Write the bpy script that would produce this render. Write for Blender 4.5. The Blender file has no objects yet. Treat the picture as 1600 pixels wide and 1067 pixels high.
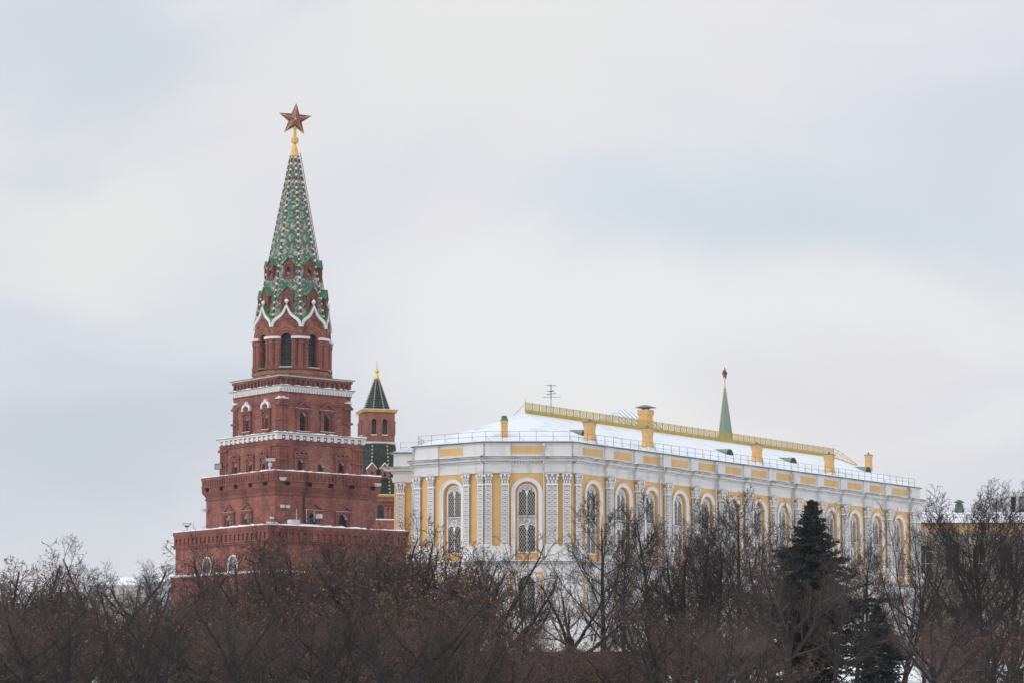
import bpy, math, random
import numpy as np
from mathutils import Vector, Matrix
R = math.radians
SC = bpy.context.scene
COL = SC.collection

# ------------------------------------------------------------------ camera
F = 4128.0                      # focal length in pixels of the 1600 px wide photograph
HOR = 1090.0                    # row of the true horizon (below the frame)
PITCH = math.atan((HOR - 533.5) / F)
cam_d = bpy.data.cameras.new('camera')
cam = bpy.data.objects.new('camera', cam_d)
COL.objects.link(cam)
cam_d.sensor_width = 36.0
cam_d.lens = 36.0 * F / 1600.0
cam_d.clip_start = 0.5
cam_d.clip_end = 8000
cam.location = (0, 0, 0)
cam.rotation_euler = (R(90) + PITCH, 0, 0)
SC.camera = cam

# ------------------------------------------------------------------ sky and sun
SUN_EL, SUN_AZ = R(38), R(-128)          # azimuth measured from +Y, negative = to the left
W = bpy.data.worlds.new('World')
SC.world = W
W.use_nodes = True


def build_world():
    nt = W.node_tree
    N, Lk = nt.nodes, nt.links
    N.clear()
    out = N.new('ShaderNodeOutputWorld')
    bg = N.new('ShaderNodeBackground')
    sky = N.new('ShaderNodeTexSky')
    sky.sky_type = 'NISHITA'
    sky.sun_disc = False
    sky.sun_elevation = SUN_EL
    sky.sun_rotation = SUN_AZ
    sky.altitude = 150
    sky.dust_density = 3.0
    skys = N.new('ShaderNodeVectorMath'); skys.operation = 'SCALE'
    skys.inputs['Scale'].default_value = 0.10
    Lk.new(sky.outputs[0], skys.inputs[0])
    tc = N.new('ShaderNodeTexCoord')
    sep = N.new('ShaderNodeSeparateXYZ')
    Lk.new(tc.outputs['Generated'], sep.inputs[0])
    mp = N.new('ShaderNodeMapping')
    mp.inputs['Scale'].default_value = (1.0, 1.0, 2.1)
    mp.inputs['Location'].default_value = (0.35, 0.1, 0.62)
    Lk.new(tc.outputs['Generated'], mp.inputs['Vector'])
    n1 = N.new('ShaderNodeTexNoise'); n1.inputs['Scale'].default_value = 5.2
    n1.inputs['Detail'].default_value = 7.0; n1.inputs['Roughness'].default_value = 0.50
    n1.inputs['Distortion'].default_value = 0.6
    Lk.new(mp.outputs[0], n1.inputs['Vector'])
    n2 = N.new('ShaderNodeTexNoise'); n2.inputs['Scale'].default_value = 9.5
    n2.inputs['Detail'].default_value = 2.0
    Lk.new(mp.outputs[0], n2.inputs['Vector'])
    r1 = N.new('ShaderNodeValToRGB')
    e = r1.color_ramp.elements
    e[0].position = 0.34; e[0].color = (0.715, 0.765, 0.820, 1)
    e[1].position = 0.66; e[1].color = (0.890, 0.885, 0.880, 1)
    m = e.new(0.5); m.color = (0.815, 0.815, 0.855, 1)
    Lk.new(n1.outputs['Fac'], r1.inputs['Fac'])
    r2 = N.new('ShaderNodeValToRGB')
    e = r2.color_ramp.elements
    e[0].position = 0.3; e[0].color = (0.95, 0.97, 1.0, 1)
    e[1].position = 0.7; e[1].color = (1.03, 1.0, 1.0, 1)
    Lk.new(n2.outputs['Fac'], r2.inputs['Fac'])
    mul = N.new('ShaderNodeMix'); mul.data_type = 'RGBA'; mul.blend_type = 'MULTIPLY'
    mul.inputs[0].default_value = 1.0
    Lk.new(r1.outputs[0], mul.inputs[6]); Lk.new(r2.outputs[0], mul.inputs[7])
    # a few broad cloud banks: (photo column, row, angular size, colour)
    last = mul.outputs[2]
    for px, py, rad, col, amt in ((130, 730, 0.085, (0.58, 0.64, 0.71), 0.85), (1180, 370, 0.075, (0.675, 0.75, 0.82), 0.9), (1450, 330, 0.06, (0.67, 0.735, 0.80), 0.8), (760, 30, 0.11, (0.86, 0.86, 0.84), 0.95),
                                  (130, 320, 0.06, (0.86, 0.86, 0.84), 0.9), (800, 560, 0.06, (0.88, 0.88, 0.875), 0.9), (1150, 590, 0.07, (0.88, 0.88, 0.875), 0.9), (1480, 520, 0.05, (0.87, 0.87, 0.865), 0.85), (1500, 700, 0.05, (0.775, 0.765, 0.815), 0.7), (1590, 180, 0.05, (0.68, 0.72, 0.78), 0.7), (60, 110, 0.06, (0.67, 0.725, 0.78), 0.75), (300, 520, 0.04, (0.74, 0.78, 0.83), 0.6)):
        t_ = PITCH + math.atan((533.5 - py) / F)
        d_ = Vector(((px - 800) / F, math.cos(t_), math.sin(t_))).normalized()
        a_ = N.new('ShaderNodeVectorMath'); a_.operation = 'MULTIPLY_ADD'     # ragged edges
        a_.inputs[1].default_value = (0.24, 0.0, 0.15); a_.inputs[2].default_value = tuple(-d_ - Vector((0.12, 0, 0.075)))
        Lk.new(n1.outputs['Color'], a_.inputs[0])
        b_ = N.new('ShaderNodeVectorMath'); b_.operation = 'ADD'
        Lk.new(tc.outputs['Generated'], b_.inputs[0]); Lk.new(a_.outputs[0], b_.inputs[1])
        c_ = N.new('ShaderNodeVectorMath'); c_.operation = 'MULTIPLY'; c_.inputs[1].default_value = (1.0, 1.0, 1.9)
        Lk.new(b_.outputs[0], c_.inputs[0])
        l_ = N.new('ShaderNodeVectorMath'); l_.operation = 'LENGTH'; Lk.new(c_.outputs[0], l_.inputs[0])
        f_ = N.new('ShaderNodeMapRange'); f_.interpolation_type = 'SMOOTHERSTEP'
        f_.inputs['From Min'].default_value = 0.0; f_.inputs['From Max'].default_value = rad * 1.7
        f_.inputs['To Min'].default_value = amt; f_.inputs['To Max'].default_value = 0.0
        Lk.new(l_.outputs['Value'], f_.inputs['Value'])
        x_ = N.new('ShaderNodeMix'); x_.data_type = 'RGBA'
        Lk.new(f_.outputs[0], x_.inputs[0]); Lk.new(last, x_.inputs[6]); x_.inputs[7].default_value = (*col, 1)
        last = x_.outputs[2]
    # overcast sky: brighter towards the zenith
    mr = N.new('ShaderNodeMapRange')
    mr.inputs['From Min'].default_value = 0.25; mr.inputs['From Max'].default_value = 1.0
    mr.inputs['To Min'].default_value = 1.0; mr.inputs['To Max'].default_value = 1.75
    Lk.new(sep.outputs['Z'], mr.inputs['Value'])
    sc = N.new('ShaderNodeVectorMath'); sc.operation = 'SCALE'
    Lk.new(last, sc.inputs[0]); Lk.new(mr.outputs[0], sc.inputs['Scale'])
    mix = N.new('ShaderNodeMix'); mix.data_type = 'RGBA'
    mix.inputs[0].default_value = 0.93          # nearly full cloud cover
    Lk.new(skys.outputs[0], mix.inputs[6]); Lk.new(sc.outputs[0], mix.inputs[7])
    Lk.new(mix.outputs[2], bg.inputs['Color'])
    bg.inputs['Strength'].default_value = 1.0
    Lk.new(bg.outputs[0], out.inputs[0])


build_world()
sun_d = bpy.data.lights.new('sun', 'SUN')
sun_d.energy = 0.75
sun_d.angle = R(25)
sun_d.color = (1.0, 0.965, 0.92)
sun = bpy.data.objects.new('sun', sun_d)
COL.objects.link(sun)
sdir = Vector((math.sin(SUN_AZ) * math.cos(SUN_EL), math.cos(SUN_AZ) * math.cos(SUN_EL), math.sin(SUN_EL)))
sun.rotation_euler = sdir.to_track_quat('Z', 'Y').to_euler()
sun.location = (-60, 60, 120)

vs = SC.view_settings
vs.view_transform = 'Standard'
vs.look = 'None'
vs.gamma = 1.0
vs.exposure = 0.0
vs.use_curve_mapping = False


# ------------------------------------------------------------------ projection helpers
def Zat(y, Y):
    """height that photo row y shows at horizontal distance Y"""
    return Y * math.tan(PITCH + math.atan((533.5 - y) / F))


def at(px, py, Y):
    z = Zat(py, Y)
    zc = Y * math.cos(PITCH) + z * math.sin(PITCH)
    return Vector(((px - 800.0) / F * zc, Y, z))


def ray(px, py):
    return at(px, py, 100.0) / 100.0


# ------------------------------------------------------------------ mesh builder
class MB:
    def __init__(s):
        s.v, s.f, s.m = [], [], []
        s.T = None

    def add(s, vs_, fs_, m=0):
        o = len(s.v)
        if s.T is not None:
            vs_ = [tuple(s.T @ Vector(p)) for p in vs_]
        s.v.extend([tuple(p) for p in vs_])
        for f in fs_:
            s.f.append([i + o for i in f])
            s.m.append(m)

    def box(s, x0, x1, y0, y1, z0, z1, m=0):
        s.add([(x0, y0, z0), (x1, y0, z0), (x1, y1, z0), (x0, y1, z0), (x0, y0, z1), (x1, y0, z1), (x1, y1, z1), (x0, y1, z1)],
              [(0, 3, 2, 1), (4, 5, 6, 7), (0, 1, 5, 4), (1, 2, 6, 5), (2, 3, 7, 6), (3, 0, 4, 7)], m)

    def prism(s, poly, z0, z1, m=0, top=True, bottom=True, mtop=None):
        n = len(poly)
        vv = [(p[0], p[1], z0) for p in poly] + [(p[0], p[1], z1) for p in poly]
        ff = [(i, (i + 1) % n, n + (i + 1) % n, n + i) for i in range(n)]
        s.add(vv, ff, m)
        if top:
            s.add([(p[0], p[1], z1) for p in poly], [list(range(n))], m if mtop is None else mtop)
        if bottom:
            s.add([(p[0], p[1], z0) for p in poly], [list(range(n))[::-1]], m)

    def loft(s, polyA, zA, polyB, zB, m=0):
        n = len(polyA)
        vv = [(p[0], p[1], zA) for p in polyA] + [(p[0], p[1], zB) for p in polyB]
        s.add(vv, [(i, (i + 1) % n, n + (i + 1) % n, n + i) for i in range(n)], m)

    def exz(s, poly, y0, y1, m=0, back=True):
        """extrude an (x,z) outline from y0 (front) to y1"""
        n = len(poly)
        vv = [(p[0], y0, p[1]) for p in poly] + [(p[0], y1, p[1]) for p in poly]
        ff = [list(range(n))]
        if back:
            ff.append([n + i for i in range(n)][::-1])
        ff += [(i, n + i, n + (i + 1) % n, (i + 1) % n) for i in range(n)]
        s.add(vv, ff, m)

    def band(s, outer, inner, y0, y1, m=0, closed=False):
        """flat ring between two open (x,z) polylines, y0 front, y1 back"""
        n = len(outer)
        vv = [(p[0], y0, p[1]) for p in outer] + [(p[0], y0, p[1]) for p in inner] + \
             [(p[0], y1, p[1]) for p in outer] + [(p[0], y1, p[1]) for p in inner]
        ff = []
        for i in range(n if closed else n - 1):
            j = (i + 1) % n
            ff += [(i, j, n + j, n + i), (i, 2 * n + i, 2 * n + j, j), (n + i, n + j, 3 * n + j, 3 * n + i)]
        if not closed:
            ff += [(0, n, 3 * n, 2 * n), (n - 1, 3 * n - 1, 4 * n - 1, 2 * n - 1)]
        s.add(vv, ff, m)

    def lathe(s, prof, n=12, c=(0, 0, 0), ph=0.0, m=0, cap=True):
        """prof = [(radius, z)]"""
        vv, ff = [], []
        for r, z in prof:
            for k in range(n):
                a = ph + 2 * math.pi * k / n
                vv.append((c[0] + r * math.cos(a), c[1] + r * math.sin(a), c[2] + z))
        for j in range(len(prof) - 1):
            for k in range(n):
                k2 = (k + 1) % n
                ff.append((j * n + k, j * n + k2, (j + 1) * n + k2, (j + 1) * n + k))
        if cap:
            ff.append(list(range(n))[::-1])
            ff.append([(len(prof) - 1) * n + k for k in range(n)])
        s.add(vv, ff, m)

    def ball(s, c, r, m=0, n=8, k=5):
        s.lathe([(max(r * math.sin(math.pi * i / k), 0.002), -r * math.cos(math.pi * i / k)) for i in range(k + 1)], n, c, 0, m)

    def tube(s, p, q, r0, r1=None, n=6, m=0, cap=True):
        r1 = r0 if r1 is None else r1
        p, q = Vector(p), Vector(q)
        d = (q - p).normalized()
        a = Vector((0, 0, 1)) if abs(d.z) < 0.9 else Vector((1, 0, 0))
        u = d.cross(a).normalized(); w = d.cross(u)
        vv = []
        for c, r in ((p, r0), (q, r1)):
            for k in range(n):
                t = 2 * math.pi * (k + 0.5) / n
                vv.append(tuple(c + (u * math.cos(t) + w * math.sin(t)) * r))
        ff = [(k, n + k, n + (k + 1) % n, (k + 1) % n) for k in range(n)]
        if cap:
            ff += [list(range(n)), [n + k for k in range(n)][::-1]]
        s.add(vv, ff, m)

    def wall(s, x0, x1, z0, z1, ops, depth, m=0, mr=None, n=10):
        """vertical wall sheet at y=0 facing -y with arched openings (cx,w,sill,spring,arched), reveals go to y=depth"""
        mr = m if mr is None else mr
        cur = x0
        for (cx, w, zb, zs, arched) in sorted(ops):
            l, r = cx - w / 2, cx + w / 2
            s.add([(cur, 0, z0), (l, 0, z0), (l, 0, z1), (cur, 0, z1)], [(0, 1, 2, 3)], m)
            if zb > z0 + 1e-4:
                s.add([(l, 0, z0), (r, 0, z0), (r, 0, zb), (l, 0, zb)], [(0, 1, 2, 3)], m)
            pts = arch_top(cx, w, zs, n) if arched else [(l, zs), (r, zs)]
            for a, b in zip(pts[:-1], pts[1:]):
                s.add([(a[0], 0, a[1]), (b[0], 0, b[1]), (b[0], 0, z1), (a[0], 0, z1)], [(0, 1, 2, 3)], m)
            ring = [(l, zb)] + pts + [(r, zb)]
            for a, b in zip(ring, ring[1:] + ring[:1]):
                if a == b:
                    continue
                s.add([(a[0], 0, a[1]), (b[0], 0, b[1]), (b[0], depth, b[1]), (a[0], depth, a[1])], [(0, 3, 2, 1)], mr if (a in pts and b in pts) else m)
            cur = r
        s.add([(cur, 0, z0), (x1, 0, z0), (x1, 0, z1), (cur, 0, z1)], [(0, 1, 2, 3)], m)


def arch_top(cx, w, zs, n=10):
    r = w / 2
    return [(cx - r * math.cos(math.pi * i / n), zs + r * math.sin(math.pi * i / n)) for i in range(n + 1)]


def arch_poly(cx, w, zb, zs, n=10):
    return [(cx - w / 2, zb)] + [(cx + w / 2, zb)] + arch_top(cx, w, zs, n)[::-1]


def mesh_from(mb, name, mats, smooth=False, uv=True):
    me = bpy.data.meshes.new(name)
    me.from_pydata(mb.v, [], mb.f)
    for mt in mats:
        me.materials.append(mt)
    npol = len(me.polygons)
    me.polygons.foreach_set('material_index', np.array(mb.m, dtype=np.int32))
    if smooth:
        me.polygons.foreach_set('use_smooth', np.ones(npol, dtype=bool))
    me.update()
    if uv and npol:
        lay = me.uv_layers.new(name='UVMap')
        nrm = np.empty(npol * 3); me.polygons.foreach_get('normal', nrm); nrm = nrm.reshape(-1, 3)
        lt = np.empty(npol, dtype=np.int32); me.polygons.foreach_get('loop_total', lt)
        vi = np.empty(len(me.loops), dtype=np.int32); me.loops.foreach_get('vertex_index', vi)
        co = np.empty(len(me.vertices) * 3); me.vertices.foreach_get('co', co); co = co.reshape(-1, 3)
        n = np.repeat(nrm, lt, axis=0); p = co[vi]
        h = np.hypot(n[:, 0], n[:, 1])
        flat = h < 0.3
        hh = np.where(h < 1e-6, 1, h)
        u = np.where(flat, p[:, 0], (-n[:, 1] * p[:, 0] + n[:, 0] * p[:, 1]) / hh)
        v = np.where(flat, p[:, 1], p[:, 2])
        lay.data.foreach_set('uv', np.stack([u, v], 1).ravel())
    return me


def link(name, me, parent=None, loc=(0, 0, 0), rotz=0.0):
    o = bpy.data.objects.new(name, me)
    COL.objects.link(o)
    o.parent = parent
    o.location = loc
    o.rotation_euler = (0, 0, rotz)
    return o


def obj(name, mb, mats, parent=None, loc=(0, 0, 0), rotz=0.0, smooth=False):
    if not isinstance(mats, (list, tuple)):
        mats = [mats]
    return link(name, mesh_from(mb, name, mats, smooth), parent, loc, rotz)


def tag(o, label=None, cat=None, group=None, kind=None):
    if label: o['label'] = label
    if cat: o['category'] = cat
    if group: o['group'] = group
    if kind: o['kind'] = kind
    return o


def thing(name, label, cat, loc, rotz=0.0, group=None):
    o = bpy.data.objects.new(name, None)
    COL.objects.link(o)
    o.location = loc
    o.rotation_euler = (0, 0, rotz)
    o.empty_display_size = 0.5
    return tag(o, label, cat, group)


def copy_tree(o, parent=None):
    c = o.copy()
    COL.objects.link(c)
    c.parent = parent
    for ch in list(o.children):
        copy_tree(ch, c)
    return c


# ------------------------------------------------------------------ materials
def mat(name, col, rough=0.8, col2=None, nscale=1.5, metal=0.0, bump=0.0, bscale=20.0, stretch=(1, 1, 1), detail=4.0, lo=0.35, hi=0.65, spec=0.3):
    m = bpy.data.materials.new(name)
    m.use_nodes = True
    nt = m.node_tree; N, Lk = nt.nodes, nt.links
    b = N['Principled BSDF']
    b.inputs['Roughness'].default_value = rough
    b.inputs['Metallic'].default_value = metal
    b.inputs['Specular IOR Level'].default_value = spec
    b.inputs['Base Color'].default_value = (*col, 1)
    if col2 is not None or bump:
        tc = N.new('ShaderNodeTexCoord')
        mp = N.new('ShaderNodeMapping'); mp.inputs['Scale'].default_value = stretch
        Lk.new(tc.outputs['Object'], mp.inputs['Vector'])
        if col2 is not None:
            n = N.new('ShaderNodeTexNoise'); n.inputs['Scale'].default_value = nscale; n.inputs['Detail'].default_value = detail
            n.inputs['Roughness'].default_value = 0.6
            Lk.new(mp.outputs[0], n.inputs['Vector'])
            r = N.new('ShaderNodeValToRGB')
            r.color_ramp.elements[0].position = lo; r.color_ramp.elements[0].color = (*col, 1)
            r.color_ramp.elements[1].position = hi; r.color_ramp.elements[1].color = (*col2, 1)
            Lk.new(n.outputs['Fac'], r.inputs['Fac']); Lk.new(r.outputs[0], b.inputs['Base Color'])
        if bump:
            n = N.new('ShaderNodeTexNoise'); n.inputs['Scale'].default_value = bscale; n.inputs['Detail'].default_value = 3.0
            Lk.new(mp.outputs[0], n.inputs['Vector'])
            bp = N.new('ShaderNodeBump'); bp.inputs['Strength'].default_value = bump; bp.inputs['Distance'].default_value = 0.05
            Lk.new(n.outputs['Fac'], bp.inputs['Height']); Lk.new(bp.outputs[0], b.inputs['Normal'])
    return m


def brick_mat(name, c1, c2, mortar, bw=0.36, rh=0.125, ms=0.02, soot=(0.45, 0.4, 0.42), frost=0.12):
    m = bpy.data.materials.new(name)
    m.use_nodes = True
    nt = m.node_tree; N, Lk = nt.nodes, nt.links
    b = N['Principled BSDF']; b.inputs['Roughness'].default_value = 0.9
    b.inputs['Specular IOR Level'].default_value = 0.2
    uv = N.new('ShaderNodeUVMap')
    br = N.new('ShaderNodeTexBrick')
    br.inputs['Color1'].default_value = (*c1, 1); br.inputs['Color2'].default_value = (*c2, 1); br.inputs['Mortar'].default_value = (*mortar, 1)
    br.inputs['Scale'].default_value = 1.0
    br.inputs['Mortar Size'].default_value = ms
    br.inputs['Mortar Smooth'].default_value = 0.4
    br.inputs['Brick Width'].default_value = bw
    br.inputs['Row Height'].default_value = rh
    Lk.new(uv.outputs[0], br.inputs['Vector'])
    tc = N.new('ShaderNodeTexCoord')
    mp = N.new('ShaderNodeMapping'); mp.inputs['Scale'].default_value = (1, 1, 0.35)
    Lk.new(tc.outputs['Object'], mp.inputs['Vector'])
    n = N.new('ShaderNodeTexNoise'); n.inputs['Scale'].default_value = 0.55; n.inputs['Detail'].default_value = 6.0; n.inputs['Roughness'].default_value = 0.65
    Lk.new(mp.outputs[0], n.inputs['Vector'])
    r = N.new('ShaderNodeValToRGB')
    r.color_ramp.elements[0].position = 0.34; r.color_ramp.elements[0].color = (0.60, 0.57, 0.60, 1)
    r.color_ramp.elements[1].position = 0.62; r.color_ramp.elements[1].color = (1.12, 1.08, 1.02, 1)
    Lk.new(n.outputs['Fac'], r.inputs['Fac'])
    mx = N.new('ShaderNodeMix'); mx.data_type = 'RGBA'; mx.blend_type = 'MULTIPLY'; mx.inputs[0].default_value = 1
    Lk.new(br.outputs['Color'], mx.inputs[6]); Lk.new(r.outputs[0], mx.inputs[7])
    n2 = N.new('ShaderNodeTexNoise'); n2.inputs['Scale'].default_value = 2.6; n2.inputs['Detail'].default_value = 8.0; n2.inputs['Roughness'].default_value = 0.7
    Lk.new(tc.outputs['Object'], n2.inputs['Vector'])
    r2 = N.new('ShaderNodeValToRGB')
    r2.color_ramp.elements[0].position = 0.5; r2.color_ramp.elements[0].color = (0, 0, 0, 1)
    r2.color_ramp.elements[1].position = 0.75; r2.color_ramp.elements[1].color = (frost * 2.2,) * 3 + (1,)
    Lk.new(n2.outputs['Fac'], r2.inputs['Fac'])
    m2 = N.new('ShaderNodeMix'); m2.data_type = 'RGBA'
    Lk.new(r2.outputs[0], m2.inputs[0]); Lk.new(mx.outputs[2], m2.inputs[6]); m2.inputs[7].default_value = (0.5, 0.38, 0.35, 1)
    Lk.new(m2.outputs[2], b.inputs['Base Color'])
    bp = N.new('ShaderNodeBump'); bp.inputs['Strength'].default_value = 0.5; bp.inputs['Distance'].default_value = 0.02
    bp.invert = True
    Lk.new(br.outputs['Fac'], bp.inputs['Height']); Lk.new(bp.outputs[0], b.inputs['Normal'])
    return m


def tile_mat(name, cols, sx=0.13, sy=0.20, pos=(0.0, 0.56, 0.72, 0.90), rough=0.35):
    """glazed roof tiles laid in short zigzag runs of several colours"""
    m = bpy.data.materials.new(name)
    m.use_nodes = True
    nt = m.node_tree; N, Lk = nt.nodes, nt.links
    b = N['Principled BSDF']; b.inputs['Roughness'].default_value = rough
    uv = N.new('ShaderNodeUVMap'); sp = N.new('ShaderNodeSeparateXYZ'); Lk.new(uv.outputs[0], sp.inputs[0])

    def math_(op, a, b_=None, v=None):
        q = N.new('ShaderNodeMath'); q.operation = op
        Lk.new(a, q.inputs[0])
        if b_ is not None: Lk.new(b_, q.inputs[1])
        elif v is not None: q.inputs[1].default_value = v
        return q.outputs[0]
    pp = math_('PINGPONG', sp.outputs['Y'], v=0.44)
    a = math_('ADD', sp.outputs['X'], pp)
    ia = math_('FLOOR', math_('DIVIDE', a, v=sx))
    ib = math_('FLOOR', math_('DIVIDE', sp.outputs['Y'], v=sy))
    cb = N.new('ShaderNodeCombineXYZ'); Lk.new(ia, cb.inputs[0]); Lk.new(ib, cb.inputs[1])
    wn = N.new('ShaderNodeTexWhiteNoise'); wn.noise_dimensions = '3D'; Lk.new(cb.outputs[0], wn.inputs['Vector'])
    r = N.new('ShaderNodeValToRGB'); r.color_ramp.interpolation = 'CONSTANT'
    e = r.color_ramp.elements
    while len(e) < len(cols): e.new(0.5)
    for i, c in enumerate(cols):
        e[i].position = pos[i]
    for i, c in enumerate(cols):
        e[i].color = (*c, 1)
    Lk.new(wn.outputs['Value'], r.inputs['Fac'])
    tc = N.new('ShaderNodeTexCoord')
    n = N.new('ShaderNodeTexNoise'); n.inputs['Scale'].default_value = 1.2; n.inputs['Detail'].default_value = 5
    Lk.new(tc.outputs['Object'], n.inputs['Vector'])
    r3 = N.new('ShaderNodeValToRGB')
    r3.color_ramp.elements[0].position = 0.35; r3.color_ramp.elements[0].color = (0.75, 0.75, 0.78, 1)
    r3.color_ramp.elements[1].position = 0.65; r3.color_ramp.elements[1].color = (1.1, 1.1, 1.1, 1)
    Lk.new(n.outputs['Fac'], r3.inputs['Fac'])
    mx = N.new('ShaderNodeMix'); mx.data_type = 'RGBA'; mx.blend_type = 'MULTIPLY'; mx.inputs[0].default_value = 1
    Lk.new(r.outputs[0], mx.inputs[6]); Lk.new(r3.outputs[0], mx.inputs[7])
    Lk.new(mx.outputs[2], b.inputs['Base Color'])
    fr = math_('FRACT', math_('DIVIDE', sp.outputs['Y'], v=sy * 0.5))
    bp = N.new('ShaderNodeBump'); bp.inputs['Strength'].default_value = 0.6; bp.inputs['Distance'].default_value = 0.04
    Lk.new(fr, bp.inputs['Height']); Lk.new(bp.outputs[0], b.inputs['Normal'])
    return m


M = {}
M['brick'] = brick_mat('red_brick', (0.315, 0.110, 0.080), (0.220, 0.076, 0.059), (0.36, 0.20, 0.17), 0.46, 0.17, 0.021, frost=0.2)
M['brick_trim'] = brick_mat('moulded_red_brick', (0.260, 0.088, 0.068), (0.210, 0.072, 0.058), (0.28, 0.15, 0.13), 0.3, 0.17, 0.02)
M['brick_old'] = brick_mat('dark_weathered_brick', (0.115, 0.060, 0.048), (0.080, 0.046, 0.040), (0.12, 0.085, 0.075), 0.4, 0.15)
M['brick_far'] = brick_mat('far_red_brick', (0.33, 0.125, 0.095), (0.26, 0.098, 0.078), (0.32, 0.19, 0.165), 0.4, 0.15)
M['white'] = mat('limewashed_stone', (0.78, 0.77, 0.755), 0.85, (0.66, 0.65, 0.63), 1.2, bump=0.15)
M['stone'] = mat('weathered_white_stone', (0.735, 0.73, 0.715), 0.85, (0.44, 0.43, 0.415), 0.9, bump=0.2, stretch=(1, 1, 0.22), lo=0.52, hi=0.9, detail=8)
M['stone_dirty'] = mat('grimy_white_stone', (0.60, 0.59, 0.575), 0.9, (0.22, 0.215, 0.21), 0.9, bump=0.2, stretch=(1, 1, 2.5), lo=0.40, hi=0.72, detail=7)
M['recess_shade'] = mat('painted_recess_shade', (0.38, 0.375, 0.365), 0.9, (0.26, 0.255, 0.25), 3.0)  # recess shade of the carving painted into the ground colour
M['tympanum'] = mat('painted_carving_shade', (0.50, 0.495, 0.48), 0.9, (0.34, 0.335, 0.325), 2.5)  # darkness between the tympanum carvings, painted as a grey ground
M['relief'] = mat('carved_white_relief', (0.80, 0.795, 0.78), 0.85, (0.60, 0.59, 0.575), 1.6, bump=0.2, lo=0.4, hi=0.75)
M['yellow'] = mat('ochre_plaster', (0.72, 0.462, 0.198), 0.9, (0.56, 0.335, 0.135), 0.55, bump=0.1, stretch=(1, 1, 0.3), lo=0.42, hi=0.8, detail=8)
M['chim'] = mat('chimney_ochre_plaster', (0.72, 0.455, 0.20), 0.9, (0.54, 0.31, 0.13), 1.6, bump=0.2, lo=0.45, hi=0.75)
M['glass'] = mat('dark_window_glass', (0.025, 0.028, 0.030), 0.3, (0.06, 0.065, 0.068), 1.3, spec=0.18)
M['glass_brown'] = mat('brownish_window_glass', (0.030, 0.024, 0.021), 0.4, (0.075, 0.062, 0.055), 1.0, spec=0.12)
M['pane_pale'] = mat('pale_window_glass', (0.34, 0.35, 0.35), 0.3, (0.20, 0.21, 0.21), 1.8, spec=0.5)
M['lattice'] = mat('white_lattice_bars', (0.58, 0.56, 0.53), 0.7)
M['snow'] = mat('snow', (0.80, 0.83, 0.855), 0.6, (0.75, 0.78, 0.81), 0.5, bump=0.2, bscale=3.0)
M['green'] = mat('green_painted_metal', (0.075, 0.24, 0.105), 0.55, (0.05, 0.17, 0.085), 1.5)
M['copper'] = mat('patinated_copper', (0.20, 0.28, 0.235), 0.65, (0.12, 0.18, 0.155), 1.4)
M['edge_metal'] = mat('dull_green_sheet_metal', (0.10, 0.145, 0.12), 0.6, (0.17, 0.20, 0.17), 1.5)
M['gold'] = mat('gilded_metal', (0.74, 0.50, 0.15), 0.42, (0.60, 0.38, 0.09), 2.0, metal=0.7)
M['ochre_metal'] = mat('yellow_painted_iron', (0.52, 0.385, 0.065), 0.5, (0.42, 0.30, 0.05), 1.2)
M['ruby'] = mat('ruby_glass', (0.13, 0.012, 0.016), 0.22, (0.24, 0.03, 0.034), 3.0, spec=0.4)
M['iron'] = mat('dark_iron', (0.045, 0.05, 0.05), 0.6, (0.10, 0.10, 0.10), 3.0)
M['rail'] = mat('grey_railing_iron', (0.075, 0.09, 0.085), 0.6)
M['pipe'] = mat('white_sheet_pipe', (0.62, 0.62, 0.61), 0.5, (0.5, 0.5, 0.49), 2.0)
M['plastic'] = mat('grey_white_casing', (0.68, 0.68, 0.67), 0.5, (0.5, 0.5, 0.5), 4.0)
M['tent'] = tile_mat('green_patterned_tiles', [(0.060, 0.145, 0.110), (0.24, 0.38, 0.31), (0.50, 0.45, 0.33), (0.16, 0.055, 0.05)], pos=(0.0, 0.52, 0.75, 0.93))
M['tent_dark'] = tile_mat('dark_green_tiles', [(0.008, 0.020, 0.018), (0.016, 0.036, 0.031), (0.04, 0.07, 0.06), (0.012, 0.022, 0.02)], pos=(0.0, 0.5, 0.86, 0.94), rough=0.6)
M['spire_hazed'] = mat('haze_paled_green_tiles', (0.15, 0.23, 0.175), 0.6, (0.20, 0.28, 0.22), 2.0)  # green paled so that distance haze is in the colour
M['maroon'] = mat('maroon_glaze', (0.13, 0.03, 0.03), 0.4)
M['cream'] = mat('cream_glaze', (0.74, 0.69, 0.56), 0.4, (0.6, 0.55, 0.44), 4.0)
M['bead_gold'] = mat('yellow_white_glaze', (0.52, 0.47, 0.36), 0.4)
M['bark'] = mat('dark_bark', (0.016, 0.014, 0.014), 0.95, (0.040, 0.034, 0.032), 2.5, bump=0.4, stretch=(1, 1, 0.3))
M['twig_dark'] = mat('dark_twig', (0.020, 0.017, 0.017), 0.9, (0.036, 0.030, 0.029), 0.6)
M['twig_brown'] = mat('brown_twig', (0.105, 0.074, 0.064), 0.9, (0.045, 0.036, 0.034), 0.3, lo=0.4, hi=0.6)
M['twig_red'] = mat('reddish_twig', (0.100, 0.064, 0.060), 0.9, (0.045, 0.034, 0.034), 0.3, lo=0.4, hi=0.6)
M['leaf'] = mat('dead_brown_leaf', (0.27, 0.15, 0.075), 0.9, (0.15, 0.085, 0.055), 0.8)
M['needle'] = mat('dark_spruce_needles', (0.018, 0.023, 0.021), 0.9, (0.040, 0.048, 0.042), 0.9, detail=6)
M['spruce_wood'] = mat('spruce_bark', (0.05, 0.035, 0.028), 0.95, (0.08, 0.055, 0.04), 2.0)
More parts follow.
